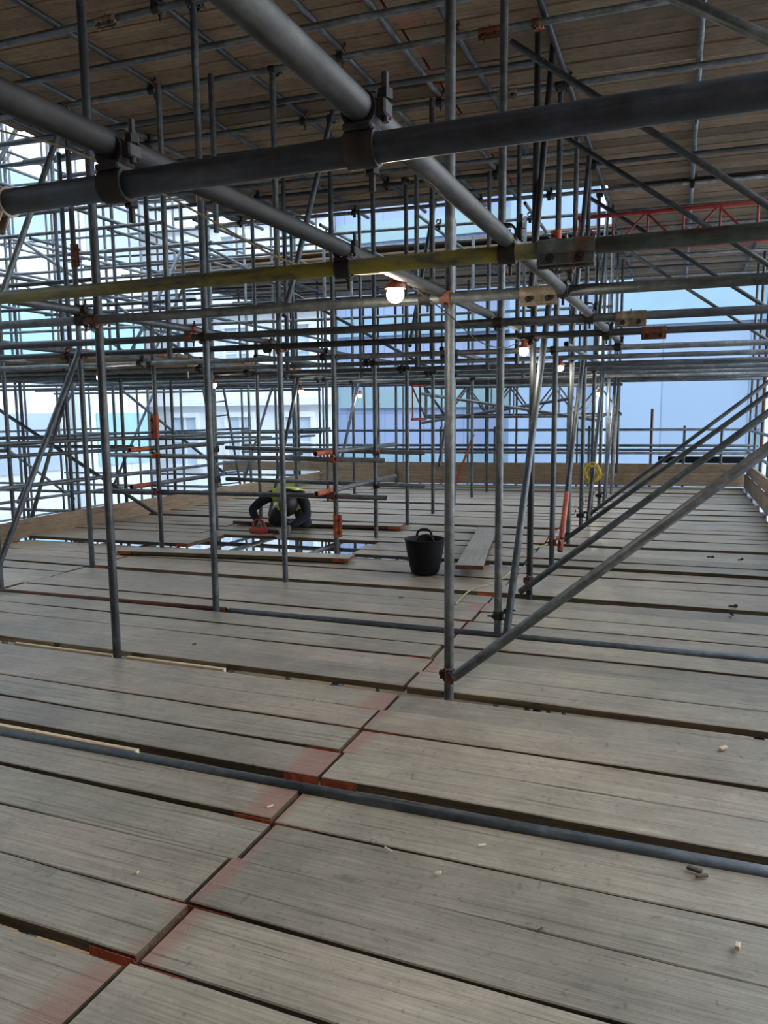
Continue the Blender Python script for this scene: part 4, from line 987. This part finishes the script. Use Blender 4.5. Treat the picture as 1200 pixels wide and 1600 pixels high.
# gloved hands: palm plus five separate bent fingers
def hand(wrist, dirv, palm_n, thumb_side, curl):
    wv = Vector(wrist); d = Vector(dirv).normalized(); n = Vector(palm_n); n = (n - d * n.dot(d)).normalized(); s = d.cross(n) * thumb_side
    r_ = bmesh.ops.create_uvsphere(bm, u_segments=14, v_segments=10, radius=1.0)
    pc = wv + d * 0.045
    for v_ in r_['verts']:
        l = v_.co.copy(); v_.co = pc + s * l.x * 0.045 + d * l.y * 0.056 + n * l.z * 0.022
        for f in v_.link_faces: f.material_index = 2
    b0 = len(bm.faces)
    for i, (off, ln) in enumerate(((0.032, 0.070), (0.011, 0.080), (-0.011, 0.075), (-0.031, 0.060))):
        p = wv + d * 0.085 + s * off; pts = [p - d * 0.02]; a = 0.25; seg_ = (ln * 0.45, ln * 0.32, ln * 0.25); pts.append(p)
        for L_ in seg_:
            p = p + (d * math.cos(a) + n * math.sin(a)) * L_; pts.append(p); a += curl
        sweep(bm, smoothpts(pts, 3), lambda t: 0.0105 - 0.002 * t, 8, mi=2)
    p = wv + d * 0.03 + s * 0.035; pts = [p - s * 0.01, p, p + s * 0.022 + d * 0.022 + n * 0.008, p + s * 0.026 + d * 0.048 + n * 0.026, p + s * 0.018 + d * 0.066 + n * 0.042]
    sweep(bm, smoothpts(pts, 3), lambda t: 0.0125 - 0.002 * t, 8, mi=2)
    for f in bm.faces[b0:] if False else []: pass
hand((-4.475, 7.61, 0.185), (0.25, -0.35, -0.5), (0.5, 0.4, -0.3), -1, 0.75)
hand((-4.06, 7.585, 0.155), (-0.45, -0.35, -0.42), (-0.2, 0.2, -0.6), 1, 0.65)
for f in bm.faces:
    if f.material_index == 2: continue
bm.normal_update()
person = link_bm('person', bm, [M['navy'], M['skin'], M['glove'], M['black'], M['hair']], auto=80)
me2 = person.data
tag(person, 'person in dark work clothes and yellow hi-vis vest kneeling over the floor opening', 'person')
# vest: a shell lifted off the torso
bm = bmesh.new(); bm.from_mesh(me)
ax0, ax1 = Vector((-4.36, 8.24, 0.39)), Vector((-4.26, 7.93, 0.48)); axd = (ax1 - ax0).normalized(); sx_ = Vector((1, 0.25, 0)).normalized()
bm.normal_update()
dele = []
for f in bm.faces:
    c = f.calc_center_median(); t = (c - ax0).dot(axd) / (ax1 - ax0).length; off = (c - (ax0 + (ax1 - ax0) * t)); s = off.dot(sx_)
    keep = (-0.1 < t < 1.22) and off.length < 0.215 and abs(s) < 0.19
    if t > 1.0 and (c - Vector((-4.225, 7.85, 0.47))).length < 0.085: keep = False
    if not keep: dele.append(f); continue
    f.material_index = 1 if (0.085 < abs(s) < 0.125 or (0.22 < t < 0.36)) else 0
bmesh.ops.delete(bm, geom=dele, context='FACES')
for v_ in bm.verts: v_.co += v_.normal * 0.013
r_ = bmesh.ops.solidify(bm, geom=bm.faces[:], thickness=0.006)
link_bm('hi_vis_vest', bm, [M['hiv'], M['refl']], person, auto=80)['label'] = 'yellow hi-vis vest with grey reflective bands'
# helmet on the lowered head
bm = bmesh.new(); r_ = bmesh.ops.create_uvsphere(bm, u_segments=28, v_segments=16, radius=1.0)
hu = Vector((0.15, -0.72, 0.45)).normalized(); hf = fd - hu * fd.dot(hu); hf.normalize(); hs = hu.cross(hf)
geo = [f for f in bm.faces if f.calc_center_median().z < -0.12]; bmesh.ops.delete(bm, geom=geo, context='FACES')
for v_ in bm.verts:
    l = v_.co.copy(); k = 1.0 if l.z > -0.02 else 1.05
    rg = 1 + (0.03 if abs(l.x) < 0.12 and l.z > 0.2 else 0)
    v_.co = HC + hu * (0.005 + l.z * 0.118 * rg) + hs * l.x * 0.108 * k + hf * (l.y * 0.122 * k + (0.03 if (l.z < 0.02 and l.y > 0.5) else 0))
bmesh.ops.solidify(bm, geom=bm.faces[:], thickness=0.004)
link_bm('safety_helmet', bm, M['helmet'], person, auto=60)['label'] = 'dark safety helmet'

# power saw held over the opening
r = empty('power_saw', (-4.35, 7.49, 0.05)); tag(r, 'red hand-held power saw in the gloves of the kneeling person', 'power saw')
bm = bmesh.new(); cyl(bm, (-0.15, 0, 0.05), (-0.05, 0, 0.05), 0.036, 18, r2=0.044); cyl(bm, (-0.05, 0, 0.05), (0.07, 0, 0.052), 0.044, 18, r2=0.034); cyl(bm, (-0.175, 0, 0.05), (-0.15, 0, 0.05), 0.028, 18, r2=0.036)
link_bm('motor_housing', bm, M['tool'], r)
bm = bmesh.new(); sweep(bm, smoothpts([(-0.13, 0, 0.08), (-0.14, 0.02, 0.14), (-0.09, 0.03, 0.175), (-0.02, 0.03, 0.15), (0.02, 0.01, 0.085)], 5), 0.014, 10); link_bm('handle', bm, M['tool'], r)
bm = bmesh.new(); cyl(bm, (0.07, 0, 0.052), (0.15, 0, 0.05), 0.026, 16, r2=0.02); box(bm, 0.13, 0.20, -0.022, 0.022, 0.02, 0.07, 0.006); link_bm('gear_head', bm, M['coup'], r)
bm = bmesh.new(); ring(bm, (0.20, 0, 0.03), (0, 1, 0), 0.062, 0.010, 0.003, 28); link_bm('cutting_disc', bm, M['refl'], r)
dup = {l: v for l, v in LABELS.items() if len(v) > 1}
print('top-level labelled', sum(len(v) for v in LABELS.values()), 'shared labels', len(dup), [l for l, v in dup.items() if not v[0][1]][:20])
